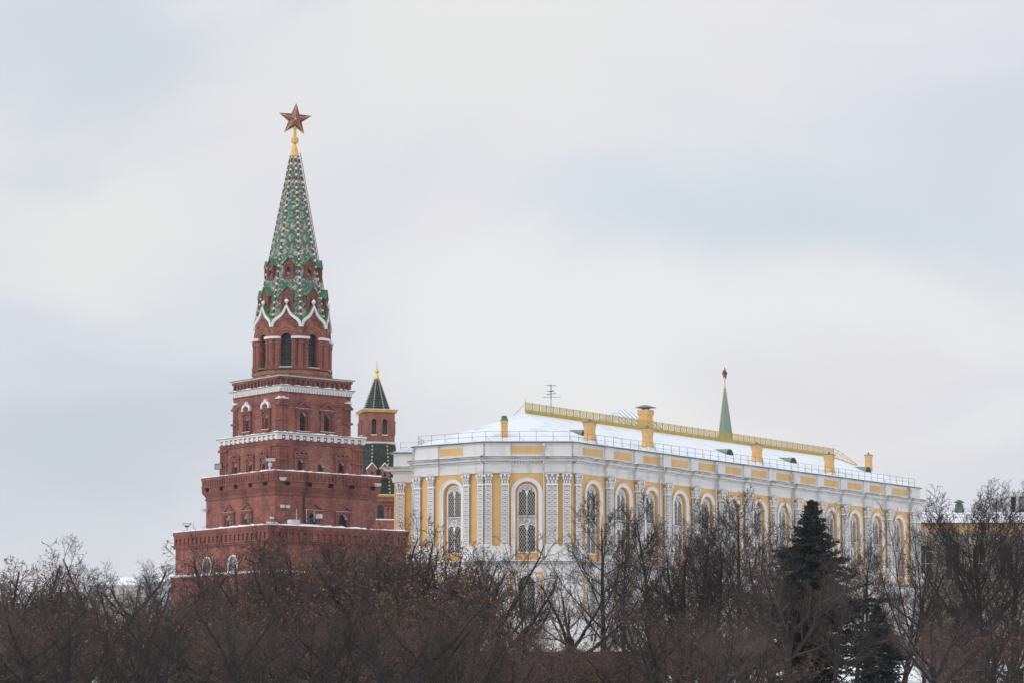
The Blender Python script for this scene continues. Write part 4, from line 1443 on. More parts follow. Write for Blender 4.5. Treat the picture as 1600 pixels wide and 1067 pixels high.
# small paired basement windows
bw = MB(); bw.box(-0.62, -0.12, -0.02, 0.1, pz(1000), pz(988)); bw.box(0.12, 0.62, -0.02, 0.1, pz(1000), pz(988))
bwf = MB()
for c in (-0.37, 0.37):
    for a, b, z0, z1 in ((c - 0.33, c - 0.25, pz(1001), pz(987)), (c + 0.25, c + 0.33, pz(1001), pz(987)), (c - 0.25, c + 0.25, pz(1001), pz(1000)), (c - 0.25, c + 0.25, pz(988), pz(987))):
        bwf.box(a, b, -0.06, 0.1, z0, z1)
bwm = mesh_from(bw, 'basement_window', [M['glass']]); bwfm = mesh_from(bwf, 'window_frame', [M['stone']])
for f in 'ABC':
    for t in WINS[f]:
        o_ = link('basement_window', bwm, palace, ploc(f, t, 0.01), prot(f)); link('window_frame', bwfm, o_)

# ---- drainpipes
dp = MB()
dp.lathe([(0.14, zPar - 0.1), (0.2, zPar - 0.3), (0.09, zPar - 0.6)], 8, (0, -0.5, 0))
dp.tube((0, -0.5, zPar - 0.55), (0.0, -0.32, zPar - 1.0), 0.085); dp.tube((0, -0.32, zPar - 1.0), (0, -0.3, zCor + 0.2), 0.085)
dp.tube((0, -0.3, zCor + 0.2), (0, -0.97, zCor + 0.05), 0.085); dp.tube((0, -0.97, zCor + 0.05), (0, -0.97, zCap + 1.2), 0.085)
dp.tube((0, -0.97, zCap + 1.2), (0, -0.32, zCap + 0.4), 0.085); dp.tube((0, -0.32, zCap + 0.4), (0, -0.32, zMid + 0.1), 0.085)
dp.tube((0, -0.32, zMid + 0.1), (0, -0.66, zMid - 0.1), 0.085); dp.tube((0, -0.66, zMid - 0.1), (0, -0.3, zMid - 0.8), 0.085); dp.tube((0, -0.3, zMid - 0.8), (0, -0.4, 0.4), 0.085)
dpm = mesh_from(dp, 'drainpipe', [M['pipe']], True)
for f, t in (('B', tB(849.5)), ('C', 0.08), ('A', t_on_A(1028)), ('A', t_on_A(1121.8) - 0.9 + bay * 1.0 * 0), ('A', t_on_A(1236)), ('A', LEN_A - 2.95)):
    link('drainpipe', dpm, palace, ploc(f, t), prot(f))

# ---- roof
RW = 12.5
def solve_s(px, w, z):
    lo, hi = -10.0, 130.0
    for _ in range(60):
        mid = (lo + hi) / 2
        p = K + UA * mid + UC * w
        x = 800 + F * p.x / (p.y * math.cos(PITCH) + z * math.sin(PITCH))
        if x < px: lo = mid
        else: hi = mid
    return lo
sR0 = solve_s(821, RW, 34)
r0 = K + UA * sR0 + UC * RW
zR = Zat(645, r0.y) - PZ
sR1 = solve_s(1302, RW, 34)
r1 = K + UA * sR1 + UC * RW
R0 = Vector((r0.x - K.x, r0.y - K.y, zR)); R1v = Vector((r1.x - K.x, r1.y - K.y, zR))
ed = offset(PLAN, 0.30)
E = [Vector((p.x, p.y, zPar + 0.05)) for p in ed]
mb = MB()


def subdiv_poly(mb, quad, n, mrow, amp, seed):
    """tessellate a (possibly degenerate) roof plane a,b on the eave, c,d on the ridge with a lumpy snow surface"""
    a, b, c, d = quad
    rnd = random.Random(seed)
    vv = []
    for j in range(mrow + 1):
        v = j / mrow
        for i in range(n + 1):
            u = i / n
            p = (a * (1 - u) + b * u) * (1 - v) + (d * (1 - u) + c * u) * v
            e = 0 if (j in (0, mrow) or i in (0, n)) else amp * (rnd.random() - 0.4)
            vv.append((p.x, p.y, p.z + e))
    ff = [(j * (n + 1) + i, j * (n + 1) + i + 1, (j + 1) * (n + 1) + i + 1, (j + 1) * (n + 1) + i) for j in range(mrow) for i in range(n)]
    mb.add(vv, ff)


# PLAN order: P2, P1, CL, BL, K, AE, B1, B2
subdiv_poly(mb, (E[4], E[5], R1v, R0), 60, 10, 0.05, 1)
subdiv_poly(mb, (E[3], E[4], R0, R0), 14, 10, 0.05, 2)
subdiv_poly(mb, (E[2], E[3], R0, R0), 14, 10, 0.05, 3)
subdiv_poly(mb, (E[5], E[6], R1v, R1v), 12, 8, 0.05, 4)
subdiv_poly(mb, (E[6], E[7], R0, R1v), 20, 8, 0.05, 5)
mb.add([E[7], E[0], R0], [(0, 1, 2)]); mb.add([E[0], E[1], R0], [(0, 1, 2)]); mb.add([E[1], E[2], R0], [(0, 1, 2)])
m_ = bpy.data.materials.new('snow_over_green_metal'); m_.use_nodes = True
nt = m_.node_tree; N, Lk = nt.nodes, nt.links
b_ = N['Principled BSDF']; b_.inputs['Roughness'].default_value = 0.6
tc = N.new('ShaderNodeTexCoord')
n1 = N.new('ShaderNodeTexNoise'); n1.inputs['Scale'].default_value = 0.30; n1.inputs['Detail'].default_value = 8; n1.inputs['Roughness'].default_value = 0.62
Lk.new(tc.outputs['Object'], n1.inputs['Vector'])
rr = N.new('ShaderNodeValToRGB')
e = rr.color_ramp.elements
e[0].position = 0.55; e[0].color = (0.68, 0.735, 0.785, 1); e[1].position = 0.66; e[1].color = (0.50, 0.58, 0.54, 1)
Lk.new(n1.outputs['Fac'], rr.inputs['Fac']); Lk.new(rr.outputs[0], b_.inputs['Base Color'])
n2 = N.new('ShaderNodeTexNoise'); n2.inputs['Scale'].default_value = 1.5; n2.inputs['Detail'].default_value = 4
Lk.new(tc.outputs['Object'], n2.inputs['Vector'])
bp = N.new('ShaderNodeBump'); bp.inputs['Strength'].default_value = 0.2; bp.inputs['Distance'].default_value = 0.1
Lk.new(n2.outputs['Fac'], bp.inputs['Height']); Lk.new(bp.outputs[0], b_.inputs['Normal'])
M['roof_snow'] = m_
obj('roof', mb, m_, palace, smooth=True)
# bare metal eave strip showing at the edge, with seams
mb = MB()
for i in (0, 1, 2, 3, 4):
    a, b = E[i], E[i + 1]
    mb.tube(a + Vector((0, 0, 0.02)), b + Vector((0, 0, 0.02)), 0.075, 0.075, 5)
obj('gutter', mb, M['edge_metal'], palace)


def roofA_pt(px, py):
    """point on the long roof slope seen at a photo pixel (palace-local)"""
    n = (E[5] - E[4]).cross(R0 - E[4])
    d = ray(px, py)
    o_ = Vector((K.x, K.y, PZ))
    t = (E[4] + o_).dot(n) / d.dot(n)
    return d * t - o_


def roofB_pt(px, py):
    n = (E[4] - E[3]).cross(R0 - E[3])
    d = ray(px, py); o_ = Vector((K.x, K.y, PZ))
    return d * ((E[4] + o_).dot(n) / d.dot(n)) - o_


# ---- roof railing just inside the eaves
mb = MB()
inn = [Vector((p.x, p.y, zPar + 0.2)) for p in offset(PLAN, -0.35)]
for i in (0, 1, 2, 3, 4):
    a, b = inn[i], inn[i + 1]
    L = (b - a).length
    n = max(1, int(L / 1.75))
    for j in range(n + (i == 4)):
        p = a + (b - a) * (j / n)
        mb.tube(p + Vector((0, 0, -0.2)), p + Vector((0, 0, 1.15)), 0.030, 0.030, 4)
        q = a + (b - a) * ((j + 0.35) / n)
        if j < n and j % 2 == 0: mb.tube(p + Vector((0, 0, 0.55)), q + Vector((0, 0, 0.0)), 0.014, 0.014, 3)
    for h_ in (0.58, 1.13):
        mb.tube(a + Vector((0, 0, h_)), b + Vector((0, 0, h_)), 0.019, 0.019, 4)
obj('roof_railing', mb, M['rail'], palace)

# ---- chimneys
rotA = math.atan2(UA.y, UA.x)


def chimney(p, w, h, kind, rot):
    b = MB(); c = MB()
    q = math.sqrt(0.5) * w
    ph = R(45)
    if kind == 'waist':
        b.lathe([(q * 1.05, -0.9), (q * 1.05, 0.25), (q * 0.86, 0.75), (q * 0.84, h * 0.62), (q * 1.0, h * 0.88), (q * 1.04, h * 0.9), (q * 1.04, h)], 4, ph=ph)
    else:
        b.lathe([(q * 0.95, -1.2), (q * 0.95, h * 0.86), (q * 1.1, h * 0.88), (q * 1.1, h)], 4, ph=ph)
    if kind == 'hood':
        c.lathe([(q * 0.5, h), (q * 0.5, h + 0.25), (q * 1.42, h + 0.26), (q * 1.42, h + 0.33), (q * 0.4, h + 0.62)], 4, ph=ph)
    elif kind == 'pot':
        c.lathe([(q * 1.12, h), (q * 1.12, h + 0.1), (q * 0.75, h + 0.3)], 4, ph=ph); c.lathe([(q * 0.7, h + 0.3), (q * 0.7, h + 0.42), (q * 0.5, h + 0.6)], 6)
    else:
        c.lathe([(q * 1.16, h), (q * 1.16, h + 0.09), (q * 0.5, h + 0.17), (q * 0.2, h + 0.2), (q * 0.2, h + 0.38), (q * 0.26, h + 0.38), (q * 0.05, h + 0.46)], 4, ph=ph)
    o_ = obj('chimney', b, M['chim'], palace, p, rot)
    obj('chimney_cap', c, M['copper'] if kind != 'pot' else M['green'], o_)
    if kind == 'waist':
        s_ = MB(); s_.box(-w * 0.62, w * 0.62, -w * 0.62, w * 0.62, -0.9, 0.04)
        obj('chimney_snow_skirt', s_, M['snow'], o_)


for px, yb, yt in ((921.5, 689.5, 660), (1012, 699.5, 669.5), (1183, 722.5, 695.5), (1296, 739, 710.5)):
    p = roofA_pt(px, yb)
    Yd = p.y + K.y
    chimney(p, 1.12, (Zat(yt, Yd) - Zat(yb, Yd)), 'waist', rotA)
p = roofB_pt(788, 682); Yd = p.y + K.y
chimney(p, 0.72, Zat(657, Yd) - Zat(682, Yd), 'pot', R(10))
p = roofA_pt(1357.5, 734); Yd = p.y + K.y
chimney(p, 0.8, Zat(711, Yd) - Zat(734, Yd), 'plain', rotA)
pbig = K + UA * solve_s(1009, RW + 4.0, 34) + UC * (RW + 4.0)
zb_ = zR - 4.0 * (zR - zPar) / RW
chimney(Vector((pbig.x - K.x, pbig.y - K.y, zb_)), 1.42, Zat(640, pbig.y) - PZ - zb_, 'hood', rotA)

# ---- eyebrow dormers on the long slope
nA = Vector((UA.y, -UA.x, 0))
slope = (zR - zPar) / RW
for px, py in ((909.5, 679), (1136, 708.5), (1235.5, 721.5), (1352.5, 735.5)):
    p = roofA_pt(px, py)
    b = MB(); r = 0.85; n = 10; L = r / slope * 0.95
    ring = [(r * math.cos(math.pi * i / n), r * math.sin(math.pi * i / n)) for i in range(n + 1)]
    # local: x along facade, y inward
    b.add([(x, -0.45, z - 0.25) for x, z in ring] + [(x * 0.62, L * 0.45, z * 0.62 + 0.14) for x, z in ring] + [(x * 0.06, L, z * 0.08 + r * 0.76) for x, z in ring],
          [(j * (n + 1) + i, j * (n + 1) + i + 1, (j + 1) * (n + 1) + i + 1, (j + 1) * (n + 1) + i) for j in (0, 1) for i in range(n)])
    d = obj('roof_vent', b, M['copper'], palace, p, rotA)
    g = MB(); g.add([(x * 0.97, -0.40, z * 0.97 - 0.25) for x, z in ring], [list(range(n + 1))])
    for i in range(5):
        z = 0.05 + 0.14 * i - 0.25
        x = math.sqrt(max(r * r - (z + 0.25) ** 2, 0.01)) * 0.95
        g.box(-x, x, -0.46, -0.40, z - 0.02, z + 0.02)
    obj('louvre', g, M['iron'], d)

# ---- openwork ridge crest
mb = MB()
u = (R1v - R0).normalized()
Lr = (R1v - R0).length
Tm = Matrix.Translation(R0 + Vector((0, 0, 0.05))) @ Matrix.Rotation(math.atan2(u.y, u.x), 4, 'Z')
mb.T = Tm
Hc = 1.24
mb.box(0, Lr, -0.06, 0.06, -0.3, 0.36)
mb.box(0, Lr, -0.035, 0.035, Hc - 0.06, Hc)
mb.box(0, Lr, -0.03, 0.03, 0.36, 0.41)
npn = int(round(Lr / 1.42))
for i in range(npn + 1):
    x = Lr * i / npn
    mb.box(x - 0.05, x + 0.05, -0.045, 0.045, 0.3, Hc + 0.03)
for i in range(npn):
    x0, x1 = Lr * i / npn, Lr * (i + 1) / npn
    cx, cz = (x0 + x1) / 2, (0.41 + Hc - 0.06) / 2
    for rr_, th in ((0.36, 0.06), (0.17, 0.05)):
        n = 10
        mb.band([(cx + rr_ * math.cos(2 * math.pi * q / n), cz + rr_ * math.sin(2 * math.pi * q / n)) for q in range(n)],
                [(cx + (rr_ - th) * math.cos(2 * math.pi * q / n), cz + (rr_ - th) * math.sin(2 * math.pi * q / n)) for q in range(n)], -0.02, 0.02, closed=True)
    for sx in (-1, 1):
        for sz in (-1, 1):
            mb.tube((cx + sx * 0.12, 0, cz + sz * 0.12), (cx + sx * 0.66, 0, cz + sz * 0.36), 0.026, 0.026, 4)
            mb.tube((cx + sx * 0.66, 0, cz + sz * 0.02), (cx + sx * 0.36, 0, cz + sz * 0.36), 0.02, 0.02, 4)
    mb.tube((cx - 0.66, 0, cz), (cx - 0.33, 0, cz), 0.02, 0.02, 4); mb.tube((cx + 0.33, 0, cz), (cx + 0.66, 0, cz), 0.02, 0.02, 4)
    mb.tube((cx, 0, cz + 0.13), (cx, 0, cz + 0.4), 0.02, 0.02, 4); mb.tube((cx, 0, cz - 0.4), (cx, 0, cz - 0.13), 0.02, 0.02, 4)
mb.tube((0, 0, -0.3), (0, 0, Hc + 0.45), 0.045, 0.03, 5)
mb.tube((Lr, 0, -0.3), (Lr, 0, Hc + 0.5), 0.045, 0.03, 5)
# the crest runs on a little way down the hip at the far end
mb.T = Matrix.Translation(R1v + Vector((0, 0, 0.05)))
dirh = (E[5] - R1v).normalized()
for i in range(5):
    a, b = dirh * (i * 0.75), dirh * ((i + 1) * 0.75)
    h0, h1 = Hc * math.cos(i / 5 * 1.45), Hc * math.cos((i + 1) / 5 * 1.45)
    mb.tube(a + Vector((0, 0, h0)), b + Vector((0, 0, h1)), 0.04, 0.04, 4)
    mb.tube(a + Vector((0, 0, h0 * 0.6)), b + Vector((0, 0, h1 * 0.6)), 0.03, 0.03, 4)
    mb.tube(a, a + Vector((0, 0, h0)), 0.03, 0.03, 4)
    mb.tube(a, b + Vector((0, 0, h1)), 0.022, 0.022, 4); mb.tube(a + Vector((0, 0, h0)), b, 0.022, 0.022, 4)
    mb.tube(a, b, 0.09, 0.09, 4)
obj('ridge_crest', mb, M['ochre_metal'], palace)
mb = MB()
mb.tube(R0 + Vector((-0.2, 0.3, 1.0)), R0 + Vector((-1.4, -1.2, -0.4)), 0.02, 0.02, 4)
obj('stay_wire', mb, M['iron'], palace)

# ------------------------------------------------------------------ television antenna on the roof
pa = K + UA * solve_s(861, RW + 1.2, 35) + UC * (RW + 1.2)
za_ = PZ + zR - 0.6
ant = thing('rooftop_antenna', 'thin television antenna with crossbars standing on the snowy palace ridge', 'antenna', (pa.x, pa.y, za_))
top = Zat(601, pa.y) - za_
mb = MB(); mb.tube((0, 0, 0), (0, 0, top), 0.045, 0.03, 6); obj('mast', mb, M['rail'], ant)
mb = MB()
mb.tube((0, 0, top - 1.7), (0, 0, top + 0.05), 0.05, 0.05, 5)
for h_, L, d in ((top - 1.55, 1.75, (1, 0.25)), (top - 0.1, 1.0, (0.8, 0.6)), (top - 1.15, 1.1, (0.7, -0.6)), (top - 0.8, 0.6, (0.7, -0.7))):
    dv = Vector((d[0], d[1], 0)).normalized()
    mb.tube(Vector((0, 0, h_)) - dv * L * 0.6, Vector((0, 0, h_ + 0.12)) + dv * L * 0.7, 0.025, 0.025, 4)
    pv = Vector((-dv.y, dv.x, 0))
    for q in range(5):
        c = Vector((0, 0, h_ + 0.05)) + dv * L * (-0.5 + 0.28 * q)
        mb.tube(c - pv * (0.5 - 0.05 * q), c + pv * (0.5 - 0.05 * q), 0.015, 0.015, 3)
obj('aerial', mb, M['rail'], ant)

# ------------------------------------------------------------------ second, smaller tower
SY = 345.0
A2 = R(14)
sc2 = at(588, 700, SY)
tw2 = thing('brick_tower', 'small red brick tower with dark green tented roofs behind the big tower', 'tower', (sc2.x, SY, 2.0), A2)
z2 = lambda y: Zat(y, SY - 2.2) - 2.0
hs = 2.03


def sqz(b, s, y0, y1, m=0): b.prism(sq(s), z2(y0), z2(y1), m)


b = MB()
for k in range(4):
    b.T = face_T(k, hs)
    b.wall(-hs, hs, z2(691), z2(644), [(-0.72, 0.62, z2(678), z2(657), True), (0.72, 0.62, z2(678), z2(657), True)], 0.35, 0, 0)
    for cx in (-0.72, 0.72):
        b.band(arch_top(cx, 0.98, z2(657)), arch_top(cx, 0.64, z2(657)), -0.08, 0.01)
    for cx in (-1.75, 0, 1.75):
        b.box(cx - 0.24, cx + 0.24, -0.1, 0.0, z2(678), z2(657.5)); b.box(cx - 0.3, cx + 0.3, -0.14, 0.0, z2(660), z2(657))
b.T = None
b.prism(sq(2.75), 0, z2(777), 0)
obj('wall', b, M['brick_far'], tw2)
for k in (0, 1, 2, 3):
    for cx in (-0.72, 0.72):
        g = MB(); g.add([(q[0], 0.3, q[1]) for q in arch_poly(0, 0.64, z2(678), z2(657))], [list(range(13))])
        p = face_T(k, hs) @ Vector((cx, 0, 0))
        w_ = obj('window', g, M['glass'], tw2, p, k * math.pi / 2)
        s_ = MB(); s_.box(-0.36, 0.36, -0.14, 0.2, z2(678) - 0.12, z2(678)); obj('sill', s_, M['white'], w_)
b = MB(); sqz(b, 2.18, 692.5, 691); sqz(b, 2.28, 691, 689.5)
obj('cornice', b, M['white'], tw2)
b = MB(); sqz(b, 2.24, 642.4, 641.2); sqz(b, 2.34, 641.2, 639.8)
for k in range(4):
    b.T = face_T(k, 2.28)
    for i in range(20):
        x = -2.2 + 4.4 * (i + 0.5) / 20
        b.exz([(x - 0.1, z2(642.4)), (x, z2(642.4) - 0.14), (x + 0.1, z2(642.4))], -0.02, 0.06)
b.T = None
obj('gilded_eave', b, M['gold'], tw2)
b = MB(); sqz(b, 2.4, 639.8, 639.3); sqz(b, 2.2, 639.3, 638.0, 1)
obj('eave_roof', b, [M['copper'], M['snow']], tw2)
b = MB(); b.lathe([(1.86, z2(638.5)), (0.3, z2(587.5))], 8, ph=R(22.5) - A2 + R(12)); obj('upper_spire_roof', b, M['tent_dark'], tw2)
b = MB(); c = MB()
for k in range(8):
    a = R(45) * k + R(22.5) - A2 + R(12)
    for i in range(13):
        t = (i + 0.3) / 13
        r = 1.86 + (0.3 - 1.86) * t
        b.ball((r * math.cos(a), r * math.sin(a), z2(638.5) + (z2(587.5) - z2(638.5)) * t), 0.1, 0, 6, 4)
lr0, lr1 = 3.5, 2.75
for k in range(8):
    a = R(45) * k + R(22.5)
    for i in range(14):
        t = (i + 0.5) / 14
        r = lr0 + (lr1 - lr0) * t
        b.ball((r * math.cos(a) * 0.93, r * math.sin(a) * 0.93, z2(772) + (z2(694) - z2(772)) * t), 0.12, 0, 6, 4)
obj('hip_beads', b, M['bead_gold'], tw2)
b = MB(); b.lathe([(lr0 * 0.93, z2(773)), (lr1 * 0.93, z2(692.5)), (1.5, z2(692.5) + 0.03)], 8, ph=R(22.5)); obj('lower_spire_roof', b, M['tent_dark'], tw2)
b = MB(); b.lathe([(0.34, z2(588)), (0.14, z2(579.5)), (0.3, z2(577.5)), (0.24, z2(575)), (0.08, z2(573)), (0.06, z2(570)), (0.1, z2(569.3)), (0.03, z2(568.5)), (0.03, z2(560))], 10)
b.box(-0.2, 0.2, -0.02, 0.02, z2(563.3), z2(562.8)); b.tube((0, 0, z2(568)), (0.18, 0, z2(564.5)), 0.015, 0.015, 3); b.tube((0, 0, z2(568)), (-0.18, 0, z2(564.5)), 0.015, 0.015, 3)
obj('gilded_finial', b, M['gold'], tw2)
for cx, k in ((-1.15, 0), (0.52, 0)):
    b = MB(); w = 1.05
    b.wall(-w / 2, w / 2, 0, 1.35, [(0, 0.3, 0.15, 0.65, True)], 0.25, 0, 0)
    for sx in (-1, 1): b.add([(sx * w / 2, 0, 0), (sx * w / 2, 1.2, 0), (sx * w / 2, 1.2, 1.35), (sx * w / 2, 0, 1.35)], [(0, 1, 2, 3)])
    b.add([(-w / 2, 0, 1.35), (w / 2, 0, 1.35), (0, 0, 1.95)], [(0, 1, 2)])
    d = obj('dormer', b, M['brick_far'], tw2, (cx, -3.25, z2(747)))
    b = MB(); b.band([(-w / 2 - 0.12, 1.25), (0, 2.02), (w / 2 + 0.12, 1.25)], [(-w / 2 - 0.12, 1.12), (0, 1.88), (w / 2 + 0.12, 1.12)], -0.1, 1.0); obj('dormer_roof', b, M['white'], d)
    b = MB(); b.add([(q[0], 0.22, q[1]) for q in arch_poly(0, 0.32, 0.15, 0.65)], [list(range(13))]); obj('dormer_opening', b, M['glass'], d)
b = MB(); sqz(b, 3.2, 775.6, 774.5); sqz(b, 3.32, 774.5, 773.2)
for k in range(4):
    b.T = face_T(k, 3.22)
    for i in range(24):
        x = -3.1 + 6.2 * (i + 0.5) / 24
        b.exz([(x - 0.12, z2(775.6)), (x, z2(775.6) - 0.18), (x + 0.12, z2(775.6))], -0.02, 0.06)
b.T = None
obj('gilded_eave', b, M['gold'], tw2)
b = MB(); sqz(b, 3.36, 773.2, 772.3); obj('snow', b, M['snow'], tw2)
# its lower arcade and the terrace wall in front
b = MB(); g = MB(); hs2 = 2.78
for k in (0, 1):
    b.T = face_T(k, hs2)
    b.box(-hs2, hs2, -0.3, 0.0, z2(783), z2(777.5))
    b.box(0.6, 2.0, -0.2, 0.0, z2(789), z2(787)); b.box(0.6, 2.0, -0.2, 0.0, z2(793), z2(791.5))
    for cx in (0.75, 1.3, 1.85): b.box(cx - 0.14, cx + 0.14, -0.15, 0.0, z2(808), z2(793))
    b.band(arch_top(0.05, 1.15, z2(793)), arch_top(0.05, 0.85, z2(793)), -0.1, 0.0)
b.T = None
obj('lower_arcade', b, M['brick_far'], tw2)
g.add([(q[0] + 0.05, -0.012, q[1]) for q in arch_poly(0, 0.85, z2(812), z2(793))], [list(range(13))])
w_ = obj('window', g, M['glass'], tw2, (0, -hs2, 0))
b = MB(); b.box(-4.2, 3.6, -4.2, -2.79, 0, z2(813.5)); b.box(-4.3, 3.7, -4.3, -2.785, z2(813.5), z2(811.5), 1)
obj('terrace', b, [M['brick_far'], M['snow']], tw2)

# ------------------------------------------------------------------ distant spire behind the palace
QY = 520.0
q0 = at(1133, 640, QY)
sp = thing('spire_tower', 'distant green tiled spire topped by an edge-on red star', 'tower', (q0.x, QY, 3.0), R(22))
zq = lambda y: Zat(y, QY) - 3.0
b = MB()
b.lathe([(2.15, zq(720)), (0.22, zq(607))], 8, ph=R(0)); obj('spire_roof', b, M['spire_hazed'], sp)
b = MB()
for k in range(8):
    a = R(45) * k
    for i in range(30):
        t = i / 30; r = 2.15 + (0.22 - 2.15) * t + 0.02
        b.ball((r * math.cos(a), r * math.sin(a), zq(720) + (zq(607) - zq(720)) * t), 0.085, 0, 5, 3)
obj('hip_beads', b, M['cream'], sp)
b = MB(); b.prism(sq(2.6), zq(760), zq(720)); b.prism(sq(4.0), 0, zq(760)); obj('wall', b, M['brick_far'], sp)
b = MB(); b.lathe([(0.26, zq(607)), (0.1, zq(601.5)), (0.16, zq(600)), (0.07, zq(598.5)), (0.13, zq(594.5)), (0.08, zq(593)), (0.06, zq(590))], 8); obj('gilded_finial', b, M['gold'], sp)
sm2 = star_meshes(1.25, 0.5)
sm2[1].materials[0] = M['ruby']
s_ = link('star', sm2[0], sp, (0, 0, zq(583)), R(90) - R(22) - R(24)); link('star_frame', sm2[1], s_)

# ------------------------------------------------------------------ block with hipped snowy roof peeping over the ridge
HY = 375.0
hp = at(973, 640, HY)
hb_ = thing('rear_block', 'snow covered pyramid roof peeping over the palace ridge', 'building', (hp.x, HY, 3.0), R(30))
zh = Zat(638, HY) - 3.0
b = MB(); b.loft(sq(7.0), zh - 4.2, sq(0.15), zh); b.add([(-0.15, -0.15, zh), (0.15, -0.15, zh), (0.15, 0.15, zh), (-0.15, 0.15, zh)], [(0, 1, 2, 3)])
obj('roof', b, M['roof_snow'], hb_)
b = MB()
for k in range(4):
    for i in range(-4, 5):
        T = face_T(k, 0)
        x0 = i * 0.75
        a = T @ Vector((x0, -7.0, zh - 4.15)); t = min(1, abs(x0) / 7.0)
        c = T @ Vector((x0, -max(abs(x0), 0.2), zh - 4.15 + 4.2 * (1 - max(abs(x0), 0.2) / 7.0)))
        b.tube(a, c, 0.06, 0.06, 4)
obj('roof_seams', b, M['copper'], hb_)
b = MB(); b.prism(sq(6.7), 0, zh - 4.2); obj('wall', b, M['yellow'], hb_)

# ------------------------------------------------------------------ yellow building on the right
YY = 405.0
y0 = at(1395, 900, YY); y1 = at(1720, 900, YY)
yb_ = thing('yellow_building', 'low yellow building with snowy roof and arched windows beyond the palace end', 'building', (y0.x, YY, 3.0))
zy = lambda y: Zat(y, YY) - 3.0
Ly = y1.x - y0.x
pit = 42.0 / F * YY
ops = []
k = 0
x = at(1447, 900, YY).x - y0.x
while x < Ly - 2:
    ops.append((x, 2.0, zy(905), zy(861), True)); x += pit
b = MB(); b.wall(0, Ly, 0, zy(836), ops, 0.4, 0, 1); b.box(0, Ly, 0.6, 18, 0, zy(836))
for o_ in ops:
    b.box(o_[0] - pit / 2 - 0.3, o_[0] - pit / 2 + 0.3, -0.18, 0.0, zy(990), zy(842), 1)
b.box(0, Ly, -0.12, 0, zy(842), zy(836), 1)
obj('wall', b, [M['wall_pale'], M['wall_grey']], yb_)
b = MB(); b.box(0, Ly, -0.5, 18, zy(836), zy(834)); b.box(0, Ly, -0.8, 18, zy(834), zy(831.5)); b.box(0, Ly, -0.05, 18, zy(831.5), zy(820), 1); b.box(0, Ly, -0.4, 18, zy(820), zy(818), 0); b.box(0, Ly, -0.6, 18, zy(818), zy(816.5), 2)
obj('cornice', b, [M['wall_grey'], M['yellow'], M['edge_metal']], yb_)
b = MB(); b.add([(-0.5, -0.62, zy(816.5) + 0.02), (Ly, -0.62, zy(816.5) + 0.02), (Ly, 9, zy(793)), (-0.5, 9, zy(793)), (-0.5, 18.5, zy(816.5)), (Ly, 18.5, zy(816.5))], [(0, 1, 2, 3), (3, 2, 5, 4)])
obj('roof', b, M['snow'], yb_)
b = MB()
for h_ in (1.0, 0.5): b.tube((0, 1.5, zy(812) + h_), (Ly, 1.5, zy(812) + h_), 0.03, 0.03, 4)
for i in range(14): b.tube((Ly * i / 13, 1.5, zy(815)), (Ly * i / 13, 1.5, zy(812) + 1.0), 0.035, 0.035, 4)
obj('roof_railing', b, M['rail'], yb_)
g = MB(); g.add([(q[0], 0.3, q[1]) for q in arch_poly(0, 2.02, zy(905), zy(861))], [list(range(13))]); gm = mesh_from(g, 'window', [M['glass']])
g = MB(); g.box(-0.05, 0.05, 0.2, 0.28, zy(905), zy(853)); g.box(-1, 1, 0.2, 0.28, zy(880), zy(880) + 0.1); g.box(-1, 1, 0.2, 0.28, zy(861), zy(861) + 0.1); fm = mesh_from(g, 'window_frame', [M['wall_grey']])
for o_ in ops:
    w_ = link('window', gm, yb_, (o_[0], 0, 0)); link('window_frame', fm, w_)
vx = at(1499, 800, YY + 9).x - y0.x
b = MB(); zv = zy(796)
b.lathe([(0.75, zv - 0.5), (0.75, zv + 0.9), (0.65, zv + 0.95), (0.65, zv + 1.5)], 8, (vx, 9, 0)); v_ = obj('roof_ventilator', b, M['vent'], yb_)
b = MB(); b.lathe([(0.45, zv + 1.5), (0.45, zv + 1.75), (0.85, zv + 1.76), (0.7, zv + 1.95), (0.05, zv + 2.25)], 8, (vx, 9, 0)); obj('ventilator_cap', b, M['vent'], v_)

# ------------------------------------------------------------------ modern flat roofed hall at the right edge
MY = 455.0
m0 = at(1575, 790, MY)
mh = thing('modern_hall', 'modern flat roofed hall with pale slab and dark glass above the yellow building', 'building', (m0.x, MY, 3.0))
zm = lambda y: Zat(y, MY) - 3.0
dl = Vector((0.9, 20.0, 0))
Lm = 26.0
pl_ = [(0, 0), (Lm, 0), (Lm + dl.x, dl.y), (dl.x, dl.y)]
b = MB(); b.prism([(p[0] * 1.0 + (0.7 if i in (0, 3) else -0.5), p[1] + (0.6 if i < 2 else -0.6)) for i, p in enumerate(pl_)], 0, zm(775)); obj('glass_wall', b, M['glass'], mh)
b = MB(); b.prism([(p[0] + (-0.4 if i in (0, 3) else 0.4), p[1] + (-0.4 if i < 2 else 0.4)) for i, p in enumerate(pl_)], zm(775), zm(768)); obj('roof_slab', b, M['concrete'], mh)
for i in range(12):
    f = i / 12; p = Vector((dl.x * f, dl.y * f))
    b = MB(); b.box(p.x - 0.15, p.x + 0.5, p.y - 0.2, p.y + 0.2, 0, zm(775)); obj('pillar', b, M['concrete'], mh)
for i in range(1, 7):
    x = 1.6 + (i - 1) * 4.2
    b = MB(); b.box(x - 0.3, x + 0.3, -0.1, 0.5, 0, zm(775)); obj('pillar', b, M['concrete'], mh)
b = MB(); b.box(1.95, 5.4, 0.3, 0.58, zm(795), zm(776.5)); obj('blind_panel', b, mat('grey_green_panel', (0.25, 0.27, 0.24), 0.7), mh)

# ------------------------------------------------------------------ far city on the left
CY = 780.0


